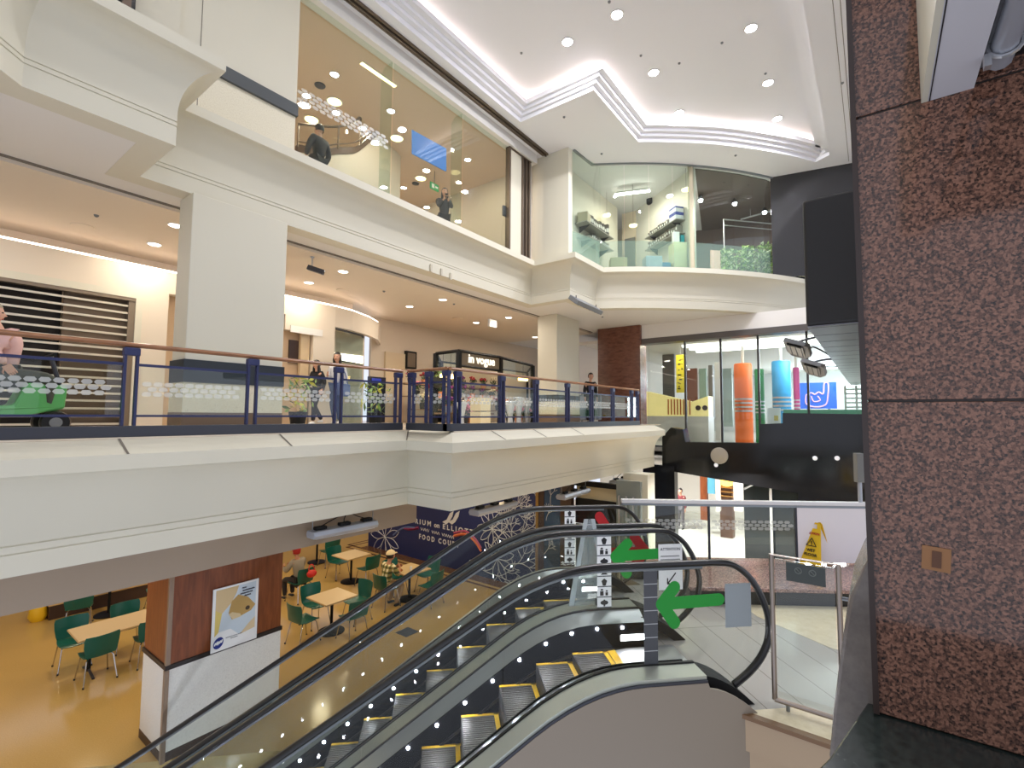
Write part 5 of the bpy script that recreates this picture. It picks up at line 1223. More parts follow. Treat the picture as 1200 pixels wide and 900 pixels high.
MB().obox(g0+gd*((s2+s3)/2)+Vector((0,0,(ZR-2.34)/2)), gd*((s3-s2)/2-.015), gn*.012, Vector((0,0,(ZR-.04+2.34)/2))).build('white_panel', mat('white_infill', (250, 244, 244), .4), t, world=True)
for s in (s1, s2): MB().obox(g0+gd*s+Vector((0,0,(ZR-2.34)/2)), gd*.014, gn*.02, Vector((0,0,(ZR+2.34)/2))).build('post', DKSTEEL, t, world=True)
mb = MB(); K0 = .72; kc = g0+gd*((L+K0)/2)+gn*.445; mb.obox(kc+Vector((0,0,-2.375)), gd*((L-K0)/2), gn*.725, Vector((0,0,.025))); mb.obox(g0+gd*(K0/2)+gn*.0+Vector((0,0,-2.375)), gd*(K0/2), gn*.2, Vector((0,0,.025))); mb.c = 1; mb.obox(kc+Vector((0,0,(ZL-2.4)/2)), gd*((L-K0)/2), gn*.70, Vector((0,0,(-2.4-ZL)/2))); mb.obox(g0+gd*(K0/2)+Vector((0,0,(ZL-2.4)/2)), gd*(K0/2), gn*.19, Vector((0,0,(-2.4-ZL)/2)))
mb.build('kerb', [GRAN2, BLACK], t, world=True, bevel=.01)
# wet floor sign on the kerb
b0 = at(940, 660, N=gn, K=gn.dot(g0)+.28)
s = gd*gat(938); base = at(956, 661, Z=-2.35); base.z = -2.349
t = thing('wet_floor_sign', 'yellow folding wet floor sign standing on the granite kerb', 'sign', base)
fwd = (Vector((0,0,0))-Vector((base.x, base.y, 0))).normalized(); sd = Vector((-fwd.y, fwd.x, 0)); ax = (gd*.75-fwd*.65).normalized()
ax = gd
pl = Vector((-ax.y, ax.x, 0)); 
if pl.dot(fwd) < 0: pl = -pl
# hinge line runs across; the two leaves lean apart along ax
H = .66
ln = (fwd*.86-gd*.5).normalized(); wd = Vector((-ln.y, ln.x, 0))
if wd.dot(gd) < 0: wd = -wd
def leaf(sg):
    foot = ln*sg*.23; top = ln*sg*.02+Vector((0,0,H)); a = .165; c = .095
    P_ = lambda u, v: (foot.lerp(top, v)+wd*(u*(a+(c-a)*v)))
    nn = (top-foot).cross(wd).normalized()*.012
    mb = MB()
    for q in ([(-1,.0),(-.45,.0),(-.45,.07),(.45,.07),(.45,.0),(1,.0),(1,.86),(-1,.86)], [(-1,.86),(-.5,.86),(-.5,.96),(-1,.96)], [(.5,.86),(1,.86),(1,.96),(.5,.96)], [(-1,.96),(1,.96),(.8,1.0),(-.8,1.0)]):
        mb.prism([P_(*z) for z in q], nn)
    return mb, P_, nn
for sg, lab in ((1, 0), (-1, 0)):
    mb, P_, nn = leaf(sg); lf = mb.build('leaf', YELP, t)
    up = (P_(0,1)-P_(0,0)).normalized(); out = ln*sg; rt = up.cross(out).normalized(); outn = rt.cross(up).normalized()
    mb = MB(); off = outn*.016
    add_text(mb, 'WET', .058, P_(0,.36)+off, rt, up, .001, .002); add_text(mb, 'FLOOR', .058, P_(0,.26)+off, rt, up, .001, .002)
    for f in (0,): 
        tri = [P_(0,0)+rt*x+up*y+off for x, y in ((-.07,.32),(.07,.32),(0,.44))]; 
        for i in range(3): mb.tube([tri[i], tri[(i+1)%3]], .006, 5)
        mb.tube([tri[0].lerp(tri[1], .5)+up*.035, tri[0].lerp(tri[1], .5)+up*.075], .007, 5); mb.ball(tri[0].lerp(tri[1], .5)+up*.018, .008, n=6, m=5)
    mb.build('lettering', INK, lf)
    mb = MB(); add_text(mb, 'CAUTION', .045, P_(0,.74)+off, rt, up, .001, .002); mb.build('lettering', RED, lf)
# steel framed barrier at the landing edge
XB = 4.99
t = thing('glass_barrier', 'steel framed glass barrier with a dark sign plate at the landing edge', 'barrier', (XB, .3, ZL))
yA, yB = at(906, 740, X=XB).y, at(985, 740, X=XB).y
zt1 = at(906, 650, X=XB).z
MB().tube([(XB, yA, ZL+.07), (XB, yA, zt1), (XB, yB, zt1), (XB, yB, ZL+.07)], .022, 10).build('frame', mat('pewter_tube', (150, 138, 128), .3, .9), t, world=True, smooth=True)
MB().tube([(XB, yA, ZL+.07), (XB, yB, ZL+.07)], .022, 10).build('bottom_rail', mat('pewter_tube', (0,0,0)), t, world=True)
MB().box(XB-.004, yB+.03, ZL+.1, XB+.004, yA-.03, zt1-.03).build('glass_panel', GLASS, t, world=True)
sp = MB().box(XB-.016, yA-.26, zt1-.20, XB-.006, yA-.10 if False else yB+.07, zt1-.06)
sp = MB(); c1, c2 = at(921, 653, X=XB), at(968, 687, X=XB); sp.box(XB-.02, c1.y, min(c2.z, zt1-.2), XB-.008, c2.y, zt1-.04); so = sp.build('sign_plate', mat('plate_grey', (58, 64, 60), .4), t, world=True)
mb = MB()
for k in (.32, .68):
    cy = c1.y+(c2.y-c1.y)*k; cz = (c1.z+c2.z)/2; mb.tube([(XB-.021, cy+.025*math.cos(a), cz+.025*math.sin(a)) for a in [2*PI*i/18 for i in range(18)]], .004, 5, closed=True); mb.tube([(XB-.021, cy-.017, cz-.017), (XB-.021, cy+.017, cz+.017)], .004, 5)
mb.build('prohibition_mark', mat('plate_mark', (110, 116, 110), .5), so, world=True)
mb = MB(); mb.tube([(XB, (yA*.8+yB*.2), ZL), (XB, (yA*.8+yB*.2), ZL+.06)], .016, 8); mb.build('foot', STEELD, t, world=True)
mb = MB(); mb.tube([(XB, yB, -1.52), (XB+.1, yB-.5, -1.52)], .016, 8); mb.build('wall_bracket', STEELD, t, world=True)
# granite pillar, green ledge, grey stone end
mb = MB()
for z0, z1 in ((-.945, .050), (.058, 1.029), (1.037, 2.03), (2.038, 3.1), (3.108, 4.2)): mb.box(2.0, -2.6, z0, 3.0, .022, z1)
mb.c = 1; mb.box(2.006, -2.6, -.945, 2.99, .014, 4.2)
struct('wall_granite', mb, [GRAN, mat('granite_joint', (44, 36, 32), .6)], bevel=.002)
mb = MB(); mb.box(1.985, .018, -.945, 2.02, .034, 4.2); struct('trim_19', mb, mat('pillar_edge', (52, 38, 32), .4))
q1 = at(972, 885, Z=-.945); mb = MB(); mb.prism([(2.06, .05, -.95), (q1.x, q1.y, -.95), (1.05, .32, -.95), (1.05, -1.6, -.95), (2.06, -1.6, -.95)], (0, 0, -.34)); struct('wall_ledge', mb, DGREEN, bevel=.006)
gp = [(1026, 640), (1010, 668), (996, 700), (988, 745), (982, 790), (977, 830), (972, 886), (972, 900), (1060, 900), (1045, 640)]
XG = 2.1; mb = MB(); mb.prism([at(*q, X=XG) for q in gp[:7]]+[Vector((XG, .145, -1.6)), Vector((XG, -.2, -1.6)), Vector((XG, -.2, -.4))], (.5, 0, 0)); struct('wall_stone_end', mb, GREYST, bevel=.01)
o = MB().box(-.003, -.034, -.036, .0, .034, .036); o.c = 1; o.box(-.005, -.012, -.026, -.003, .010, .024)
q = at(1097, 655, X=1.998); o = o.build('tape_patch', [mat('brown_tape', (150, 104, 62), .5), mat('tape_mark', (96, 62, 40), .6)], None); o.location = (1.998, q.y, q.z); o.rotation_euler = (.06, 0, 0); tag(o, 'square of brown tape stuck on the granite pillar', 'tape')
# bulkhead and lamp above the camera, fixed to the granite
z0 = 1.02
ya, yb, yc = at(1088, 140, X=2.0).y, at(1143, 133, X=2.0).y, at(1152, 131, X=2.0).y
mb = MB(); mb.box(.5, ya, z0, 2.0, yb, z0+.5); mb.c = 1; mb.box(.5, ya+.0, z0, 2.0, ya+.016, z0+.5); mb.c = 2; mb.box(.5, ya-.006, z0-.002, 2.0, ya-.003, z0+.01)
struct('wall_bulkhead', mb, [mat('bulkhead_grey', (206, 204, 208), .5), CREAM, INK])
mb = MB(); mb.box(.5, -.9, z0+.06, 2.0, yb, z0+.5); struct('wall_bulkhead_dark', mb, BLACK)
t = thing('strip_light', 'grey metal strip light with clips under the dark bulkhead above the granite', 'light', at(1178, 60, Z=z0))
d_ = Vector((1,0,0)); bx = wl(t)
y_l = bx.y
MB().tube([(1.25, y_l, z0+.02), (1.92, y_l, z0+.02)], .03, 10).build('tube', SILVER, t, world=True, smooth=True)
MB().box(1.2, y_l-.035, z0+.03, 1.95, y_l+.035, z0+.062).build('housing', GREYP, t, world=True)
for x in (1.5, 1.84):
    mb = MB(); mb.tube([(x+.022*math.cos(a)*0, y_l+.036*math.cos(a), z0+.02+.036*math.sin(a)) for a in [2*PI*i/14 for i in range(14)]], .006, 6, closed=True); mb.box(x-.012, y_l+.03, z0-.035, x+.012, y_l+.045, z0); mb.build('clip', STEEL, t, world=True)
# black box beam beside the granite
q = [at(940, 235, X=6.0), at(945, 382, X=6.0)]
xe = at(992, 451, Z=q[1].z).x
mb = MB(); mb.box(6.0, -1.8, q[1].z, xe, q[0].y, q[0].z); struct('wall_black_box', mb, BOX, bevel=.03)
mb = MB(); mb.box(6.02, -1.8, q[1].z-.012, xe, q[0].y-.01, q[1].z-.001); mb.c = 1
for k in range(14): mb.box(6.1+k*.6, -1.8, q[1].z-.0135, 6.115+k*.6, q[0].y-.01, q[1].z-.012)
struct('trim_20', mb, [mat('soffit_panel', (110, 110, 116), .3, .6), DKSTEEL])
# flood heaters by the black box
def floodheater(px, py, X, s, label):
    p = at(px, py, X=X); t = thing('flood_heater', label, 'heater', p, 0, 'heaters beside the black box')
    # tilted housing: lit side faces the camera and down
    ax = Vector((.78, .0, -.25)).normalized(); n_ = Vector((-.45, .35, -.75)); n_ = (n_-ax*n_.dot(ax)).normalized(); w_ = ax.cross(n_).normalized()
    M = Matrix((ax*s, w_*s, n_*s)).transposed().to_4x4()
    MB().prism([(-.5,-.3,-.05),(-.35,-.36,-.12),(.4,-.36,-.12),(.55,-.2,-.05),(.55,.2,-.05),(.4,.36,-.12),(-.35,.36,-.12),(-.5,.3,-.05)], (0,0,.14)).xf(M).build('housing', GREYP, t, bevel=.01)
    MB().box(-.36, -.24, .086, .34, .24, .10).xf(M).build('lamp_face', mat('heater_face', (150, 148, 144), .4, .4), t)
    mb = MB(); 
    for k in range(3): mb.box(-.38, -.2+.16*k, .1, .36, -.18+.16*k, .115)
    mb.xf(M).build('guard_bar', DKSTEEL, t)
    MB().box(-.42, -.2, .07, -.34, .2, .12).xf(M).build('terminal_box', BLACKM, t)
    e = Vector((0, (q[0].y-.02)-p.y, (q[1].z+.04)-p.z)); b = M @ Vector((0,0,-.1))
    MB().tube(spline([b, b+Vector((0,-.02,.12*s)), Vector((e.x, e.y*.8, max(e.z, b.z+.1))), e], 5), .02, 8).build('bracket', DKSTEEL, t, smooth=True)
    MB().tube(spline([b+Vector((.1,0,0)), b+Vector((.16,-.1,-.12)), b+Vector((.2,-.2,-.02)), e+Vector((.2,0,0))], 5), .012, 6).build('cable', BLACKM, t, smooth=True)
    return t
floodheater(934, 408, 9.5, .55, 'larger grey flood heater hanging beside the black box')
floodheater(953, 431, 11.5, .6, 'smaller grey flood heater farther along the black box')
# intercom post at the balustrade
p = at(1007, 555, N=gn, K=gn.dot(g0)); t = thing('call_post', 'grey box on a slim post behind the landing top rail', 'post', (p.x, p.y, ZR+.06))
hh = at(1007, 531, N=gn, K=gn.dot(g0)).z-ZR-.06; hb = at(1007, 565, N=gn, K=gn.dot(g0)).z-ZR-.06
MB().obox((0,0,(hh+hb)/2), gd*.06, gn*.05, (0,0,(hh-hb)/2)).build('box', mat('box_grey', (128, 128, 124), .5), t, bevel=.008); MB().tube([(0,0,0), (0,0,hb)], .03, 10).build('pole', SILVER, t)
MB().obox(gd*.065+Vector((0,0,(hh+hb)/2+.05)), gd*.008, gn*.03, (0,0,.03)).build('reader', mat('reader_orange', (206, 130, 50), .5), t)
# ------------------------------------------------------------------ black bulkhead across the far side and the street level beyond
XK = 15.0
bp = [(786, 501), (800, 503), (803, 518), (889, 519), (890, 497), (917, 496), (917, 484), (1060, 486), (1060, 592), (936, 592), (935, 578), (785, 552), (776, 550), (776, 512)]
mb = MB(); mb.prism([at(*c, X=XK) for c in bp], (.5, 0, 0)); struct('wall_black_bulkhead', mb, BLACK)
mb = MB(); c = at(843, 534, X=XK-.01)
o = MB().lathe([(.24, 0), (.24, -.03), (.2, -.05), (.001, -.06)], 28, (0,0,0), 'x').build('bulkhead_lamp', mat('bulkhead_disc', (150, 142, 128), .4), None, smooth=40); o.location = (XK-.0, c.y, c.z); tag(o, 'round pale disc on the black bulkhead', 'lamp')
for k, (px, py) in enumerate(((839, 545), (955, 537), (981, 537))):
    c = at(px, py, X=XK-.01); o = MB().lathe([(.06, 0), (.05, -.02), (.001, -.025)], 14, (0,0,0), 'x').build('spot_lamp', mat('small_spot', (230, 230, 235), .4, emit=1.5 if k else .3), None); o.location = (XK, c.y, c.z); tag(o, ('small round fitting under the pale disc', 'left small bright spot on the black bulkhead', 'right small bright spot on the black bulkhead')[k], 'lamp', 'fittings on the bulkhead')
# ceiling and head wall over the street window
mb = MB(); mb.box(15.9, -2.6, 2.62, 16.3, 6.4, ZS2+.002); mb.c = 1; mb.box(15.88, -2.6, 2.46, 16.3, 6.36, 2.64)
struct('wall_street_head', mb, [WHITE, mat('transom', (92, 86, 82), .4, .3)])
wn = thing('street_window', 'glazed screen to the street level with slim dark mullions', 'window', (16.2, 2, -.9)); wn['kind'] = 'structure'
ys = [6.3]+[at(px, 450, X=16.2).y for px in (803.5, 845.5, 889.5, 947)]+[-1.5]
for a, b in zip(ys, ys[1:]): MB().box(16.19, b+.02, -1.0, 16.2, a-.02, 2.48).build('pane', GLASSD, wn, world=True)
for y in ys[1:-1]: MB().box(16.15, y-.03, -1.0, 16.23, y+.03, 2.48).build('mullion', mat('mullion_dark', (52, 48, 46), .4), wn, world=True)
MB().box(16.12, -1.5, -1.05, 16.26, 6.3, -1.0).build('sill_channel', DKSTEEL, wn, world=True)
ZG = -1.0
mb = MB(); mb.box(16.3, -8, ZG-.2, 34, 9, ZG); struct('floor_street', mb, mat('street_floor', (206, 202, 196), .3))
mb = MB(); mb.box(16.3, -8, 2.7, 34, 9, 2.8); struct('ceiling_street', mb, WHITE)
mb = MB(); mb.box(34, -8, ZG, 34.2, 9, 2.8); struct('wall_street_back', mb, mat('street_back', (226, 226, 224), .6))
mb = MB(); mb.box(16.3, 9, ZG, 34, 9.2, 2.8); struct('wall_street_left', mb, mat('street_left', (206, 198, 190), .6))
XS = 19.5
def plate(name, px0, py0, px1, py1, X, m, th=.12, label=None, cat=None, group=None):
    a = at(px0, py0, X=X); b = at(px1, py1, X=X); o = MB().box(0, b.y-a.y if False else -(a.y-b.y)/2, 0, th, (a.y-b.y)/2, a.z-b.z).build(name, m, None, bevel=.005)
    o.location = (X, (a.y+b.y)/2, b.z)
    if label: tag(o, label, cat, group)
    return o
t = thing('shop_counter', 'yellow and cream food counter with hot display behind the street window', 'counter', (XS, 6, ZG))
a, b = at(769, 470, X=XS), at(830, 488, X=XS)
MB().box(XS, b.y, ZG, XS+.8, a.y+.6, b.z).build('base', mat('counter_white', (222, 222, 220), .4), t, world=True)
pa, pb = at(769, 461, X=XS), at(831, 468, X=XS)
mb = MB(); mb.prism([Vector((XS+.02, a.y+.5, b.z)), Vector((XS+.02, b.y, b.z)), Vector((XS+.02, b.y, at(831, 464, X=XS).z)), Vector((XS+.02, at(810,471,X=XS).y, at(810, 471, X=XS).z)), Vector((XS+.02, a.y+.5, at(769, 458, X=XS).z))], (.7, 0, 0)); mb.build('display_case', mat('counter_yellow', (240, 222, 150), .4, emit=.5), t, world=True)
mb = MB()
for k in range(8):
    c = at(783+k*3.6, 476, X=XS-.01); mb.box(XS-.005, c.y-.025, c.z-.34, XS+.02, c.y+.025, c.z+.28)
mb.build('menu_stripe', mat('menu_orange', (206, 120, 50), .5), t, world=True)
for px in (818, 826):
    c = at(px, 478, X=XS-.02); MB().lathe([(.1, -.02), (.1, 0)], 16, (XS-.0, c.y, c.z), 'x').build('round_sign', mat('sign_dark', (60, 40, 34), .5), t, world=True)
t = thing('hanging_banner', 'tall yellow vertical banner with black characters behind the street window', 'banner', at(797, 438, X=18.2))
a, b = at(792, 416, X=18.2), at(803, 460, X=18.2); MB().box(18.2, b.y, b.z, 18.24, a.y, a.z).build('cloth', mat('banner_yellow', (246, 226, 60), .5), t, world=True)
mb = MB()
for k in range(7):
    c = at(797.5, 421+k*5.6, X=18.19)
    for q in range(R.randrange(1, 4)):
        y_, z_ = c.y+R.uniform(-.08, .08), c.z+R.uniform(-.06, .06); mb.obox((18.195, y_, z_), (.003, 0, 0), (0, R.uniform(.02, .07), 0), (0, 0, R.uniform(.008, .03)))
mb.build('lettering', INK, t, world=True); MB().tube([(18.22, (a.y+b.y)/2, a.z), (18.22, (a.y+b.y)/2, 2.72)], .01, 6).build('rod', STEEL, t, world=True)
plate('menu_board', 776, 410, 791, 512, 21, mat('menu_dark', (84, 84, 88), .5), .1, 'dark menu wall left of the yellow banner', 'board')
plate('display_board', 804, 432, 818, 510, 21.5, mat('panel_red', (130, 76, 62), .5), .1, 'dark red panel right of the yellow banner', 'panel')
plate('display_board', 819, 432, 829, 510, 21.6, mat('panel_grn', (150, 178, 166), .5), .1, 'pale green glass panel beside the dark red panel', 'panel')
plate('shop_pillar', 830, 428, 836, 490, 20.5, mat('pillar_grey', (110, 104, 100), .5), .3, 'grey brown pillar at the end of the food counter', 'pillar')
plate('shop_pillar', 837, 425, 845, 516, 19.2, mat('pillar_white', (226, 222, 220), .5), .3, 'white pillar beside the glass door of the street level', 'pillar')
plate('doorway_screen', 846, 432, 859, 500, 24, mat('panel_teal2', (170, 186, 178), .3), .1, 'pale glazed doorway panel left of the orange column', 'panel')
def drum(px0, px1, py0, py1, X, m, m2, label):
    a = at(px0, py0, X=X); b = at(px1, py1, X=X); r = (a.y-b.y)/2; h = a.z-ZG; zb = ZG
    t = thing('round_column', label, 'column', (X, (a.y+b.y)/2, ZG), 0, 'coloured round columns of the street level')
    MB().lathe([(r, 0), (r, h*.38), (r*.98, h*.38), (r*.98, h*.6), (r, h*.6), (r, h), (r*.9, h+.04), (.01, h+.04)], 28).build('drum', m, t, smooth=40)
    mb = MB()
    for k in range(4): mb.lathe([(r*1.02, h*(.40+.05*k)), (r*1.02, h*(.42+.05*k))], 28)
    mb.build('ring', m2, t)
    MB().tube([(0,0,h), (0,0,2.72-ZG)], .05, 10).build('hanger', WHITE, t)
drum(860, 883, 428, 512, 19.5, mat('drum_orange', (240, 112, 30), .5), STEEL, 'orange round column behind the street window')
drum(884, 897, 434, 505, 21, mat('drum_green', (24, 130, 60), .5), STEEL, 'green round column behind the orange one')
drum(904, 928, 425, 482, 20.5, mat('drum_blue', (40, 150, 206), .5), STEEL, 'sky blue round column behind the street window')
drum(929, 938, 432, 482, 23, mat('drum_magenta', (186, 50, 120), .5), STEEL, 'magenta round column right of the sky blue one')
t = thing('blue_billboard', 'bright blue billboard with a line-drawn pointing hand', 'billboard', at(958, 463, X=26))
a, b = at(937, 449, X=26), at(981, 479, X=26); MB().box(26, b.y, b.z, 26.1, a.y, a.z).build('panel', mat('billboard_blue', (30, 96, 214), .4, emit=.25), t, world=True)
mb = MB(); c = at(958, 464, X=25.98)
def hpt(u, v): return Vector((25.98, c.y-u*.5, c.z+v*.5))
mb.tube(spline([hpt(-.9,.1), hpt(-.9,-.7), hpt(-.2,-1), hpt(.6,-.8), hpt(.8,0), hpt(.85,1.1), hpt(.55,1.1), hpt(.45,.2), hpt(.1,.35), hpt(-.2,.15), hpt(-.5,.3), hpt(-.9,.1)], 5), .03, 6)
mb.tube(spline([hpt(-.5,.0), hpt(-.3,-.5), hpt(.2,-.4), hpt(.0,0)], 5), .025, 6); mb.build('hand_drawing', mat('print_pink2', (236, 190, 214), .5), t, world=True)
mb = MB(); mb.tube([(26.05, a.y-.3, ZG), (26.05, a.y-.3, b.z)], .05, 8); mb.tube([(26.05, b.y+.3, ZG), (26.05, b.y+.3, b.z)], .05, 8); mb.build('leg', STEELD, t, world=True)
o = plate('green_parapet', 918, 480, 1060, 491, 16.9, mat('parapet_green', (70, 158, 110), .4), .2, 'green panel along the foot of the street window', 'panel')
o = plate('white_board', 899, 478, 915, 503, 17.2, mat('board_white', (236, 236, 234), .5), .05, 'white board with a small yellow mark at the foot of the street window', 'board'); plate('yellow_mark', 907, 487, 912, 493, 17.18, mat('mark_yellow', (220, 196, 80), .5), .02).parent = None
bpy.data.objects['yellow_mark'].name = 'yellow_mark'
q_ = bpy.data.objects['yellow_mark']; q_.parent = o; q_.location = q_.location-o.location
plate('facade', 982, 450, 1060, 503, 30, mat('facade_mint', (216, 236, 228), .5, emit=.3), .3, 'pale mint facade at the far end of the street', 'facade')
mb = MB(); 
for k in range(3): mb.box(18.5+k*.9, 1.0, 2.62, 18.8+k*.9, 5.8, 2.69)
struct('trim_21', mb, mat('street_light', (255, 250, 244), .5, emit=3))
for k, (px, py) in enumerate(((775, 414), (900, 401), (774, 437))):
    c = at(px, py, Z=2.69) if k < 2 else at(776, 417, Z=2.69)
    c.x = min(c.x, 33); 
    downlight('ceiling_downlight', Vector((17.5+k*1.3, 5.6-2.4*k, 2.70)), .12, LAMP, ('street level downlight nearest the brown pier', 'street level downlight over the orange column', 'street level downlight over the sky blue column')[k], 'street level downlights', power=30)
area('daylight', (32, 0, 1.2), 6, 900, (236, 244, 255), (-1, 0, 0), 3)
for x in (20, 25, 29): area('lamp', (x, 1.5, 2.6), 2.0, 170, (248, 248, 255))
# white louvres at the far right of the street
t = thing('louvre_screen', 'white louvred screen beyond the black box', 'screen', at(1000, 462, X=18))
a, b = at(990, 452, X=18), at(1060, 478, X=18); mb = MB()
for k in range(5): mb.box(18, b.y, b.z+(a.z-b.z)*k/5, 18.06, a.y, b.z+(a.z-b.z)*(k+.35)/5)
mb.build('slats', WHITE, t, world=True); mb = MB()
for k in range(6): y = b.y+(a.y-b.y)*k/5; mb.box(18.06, y-.03, ZG, 18.1, y+.03, a.z)
mb.build('frame', WHITE, t, world=True)
# the lower level seen under the black bulkhead: bright far wall, brown doors, lit shop
XL = 24.0
mb = MB(); mb.box(XL, -6, ZF, XL+.2, 12, -1.4); struct('wall_lower_far', mb, mat('lower_far', (232, 228, 216), .6))
mb = MB(); mb.box(15.5, -6, -1.45, XL, 12, -1.35); struct('ceiling_lower', mb, WHITE)
plate('timber_panel', 820, 555, 829, 610, 20, WOODC, .2, 'cherry panel on the lower level seen under the bulkhead', 'panel')
plate('blue_banner', 829, 556, 838, 579, 19.8, mat('banner_sky', (96, 170, 200), .5), .04, 'sky blue banner on the lower level beside the cherry panel', 'banner')
plate('lower_pillar', 838, 556, 843, 600, 19.4, WHITE, .3, 'slim white pillar left of the gold lit shop on the lower level', 'pillar')
plate('lower_pillar', 859, 556, 869, 600, 19.4, WHITE, .3, 'white pillar right of the gold lit shop on the lower level', 'pillar')
t = thing('gold_display', 'dark display case with round gold lamp on the lower level', 'display', at(851, 590, X=19.8))
a, b = at(843, 560, X=19.8), at(858, 600, X=19.8); MB().box(19.8, b.y, ZF, 20.2, a.y, a.z).build('case', mat('case_brown', (96, 66, 46), .5), t, world=True)
c = at(851, 564, X=19.7); MB().ball(c, .16, .3, .2).build('lamp', mat('gold_lamp', (255, 200, 90), .4, emit=3), t, world=True)
for k in range(3): c = at(851, 572+k*5, X=19.75); MB().box(19.72, c.y-.35, c.z, 19.8, c.y+.35, c.z+.04).build('shelf', mat('gold_shelf', (206, 160, 90), .4, .4), t, world=True)
mb = MB(); a, b = at(871, 558, X=17), at(936, 600, X=17); mb.box(17, b.y, ZF, 17.1, a.y, a.z+.2); struct('wall_lower_dark', mb, mat('dark_glass', (34, 40, 40), .1))
t = thing('pipe_rail', 'white bent pipe rail before the dark glass of the lower level', 'rail', at(905, 570, X=16.8))
MB().tube([at(903, 578, X=16.8), at(903, 564, X=16.8), at(936, 568, X=16.8)], .04, 8).build('pipe', WHITE, t, world=True); MB().tube([at(872, 573, X=16.8), at(895, 562, X=16.8)], .03, 8).build('brace', STEEL, t, world=True)
MB().tube([at(903, 578, X=16.8), Vector((16.8, at(903, 578, X=16.8).y, ZF))], .04, 8).build('post', WHITE, t, world=True)
for x, y in ((14, 3), (19, 3), (19, 7), (12.5, 1)): area('lamp', (x, y, -1.6), .8, 270, (248, 248, 250))  # unseen lamps added to brighten the lower hall and its floor
# ------------------------------------------------------------------ people
def skin(vs, es, rad, sub=1):
    me = bpy.data.meshes.new('limbs'); bm = bmesh.new(); sl = bm.verts.layers.skin.verify()
    bv = []
    for i, v in enumerate(vs):
        b = bm.verts.new(v); r = rad[i]; b[sl].radius = r if isinstance(r, tuple) else (r, r); b[sl].use_root = (i == 0); bv.append(b)
    for a, b in es: bm.edges.new((bv[a], bv[b]))
    bm.to_mesh(me); bm.free(); o = bpy.data.objects.new('limbs', me); C.objects.link(o)
    m = o.modifiers.new('skin', 'SKIN'); m.use_smooth_shade = True; m.branch_smoothing = .3
    s = o.modifiers.new('sub', 'SUBSURF'); s.levels = s.render_levels = sub
    dg = bpy.context.evaluated_depsgraph_get(); e = bpy.data.meshes.new_from_object(o.evaluated_get(dg))
    out = [v.co.copy() for v in e.vertices], [list(p.vertices) for p in e.polygons]
    bpy.data.objects.remove(o); bpy.data.meshes.remove(me); bpy.data.meshes.remove(e); return out
STAND = dict(pelvis=(0,0,.95), spine=(0,0,1.12), chest=(.0,0,1.31), neck=(0,0,1.46), head=(.02,0,1.585),
             sh=(0,.165,1.395), el=(-.03,.215,1.12), wr=(.03,.225,.88), hip=(0,.085,.91), kn=(.02,.095,.50), an=(-.02,.1,.09))
SIT = dict(pelvis=(0,0,.52), spine=(.02,0,.70), chest=(.06,0,.90), neck=(.10,0,1.04), head=(.14,0,1.16),
           sh=(.07,.165,.98), el=(.20,.235,.76), wr=(.42,.13,.80), hip=(.02,.085,.51), kn=(.42,.11,.50), an=(.38,.11,.09))
HAIRB = mat('hair_black', (26, 21, 20), .45); HAIRG = mat('hair_grey', (150, 140, 112), .6)
SKINM = [mat('skin_light', (214, 164, 136), .5), mat('skin_tan', (186, 134, 104), .5)]
EYE = mat('eye_dark', (30, 22, 20), .3); LIP = mat('lip', (168, 92, 84), .5); SHOEW = mat('shoe_white', (232, 230, 226), .5); SHOEB = mat('shoe_black', (30, 28, 28), .5)
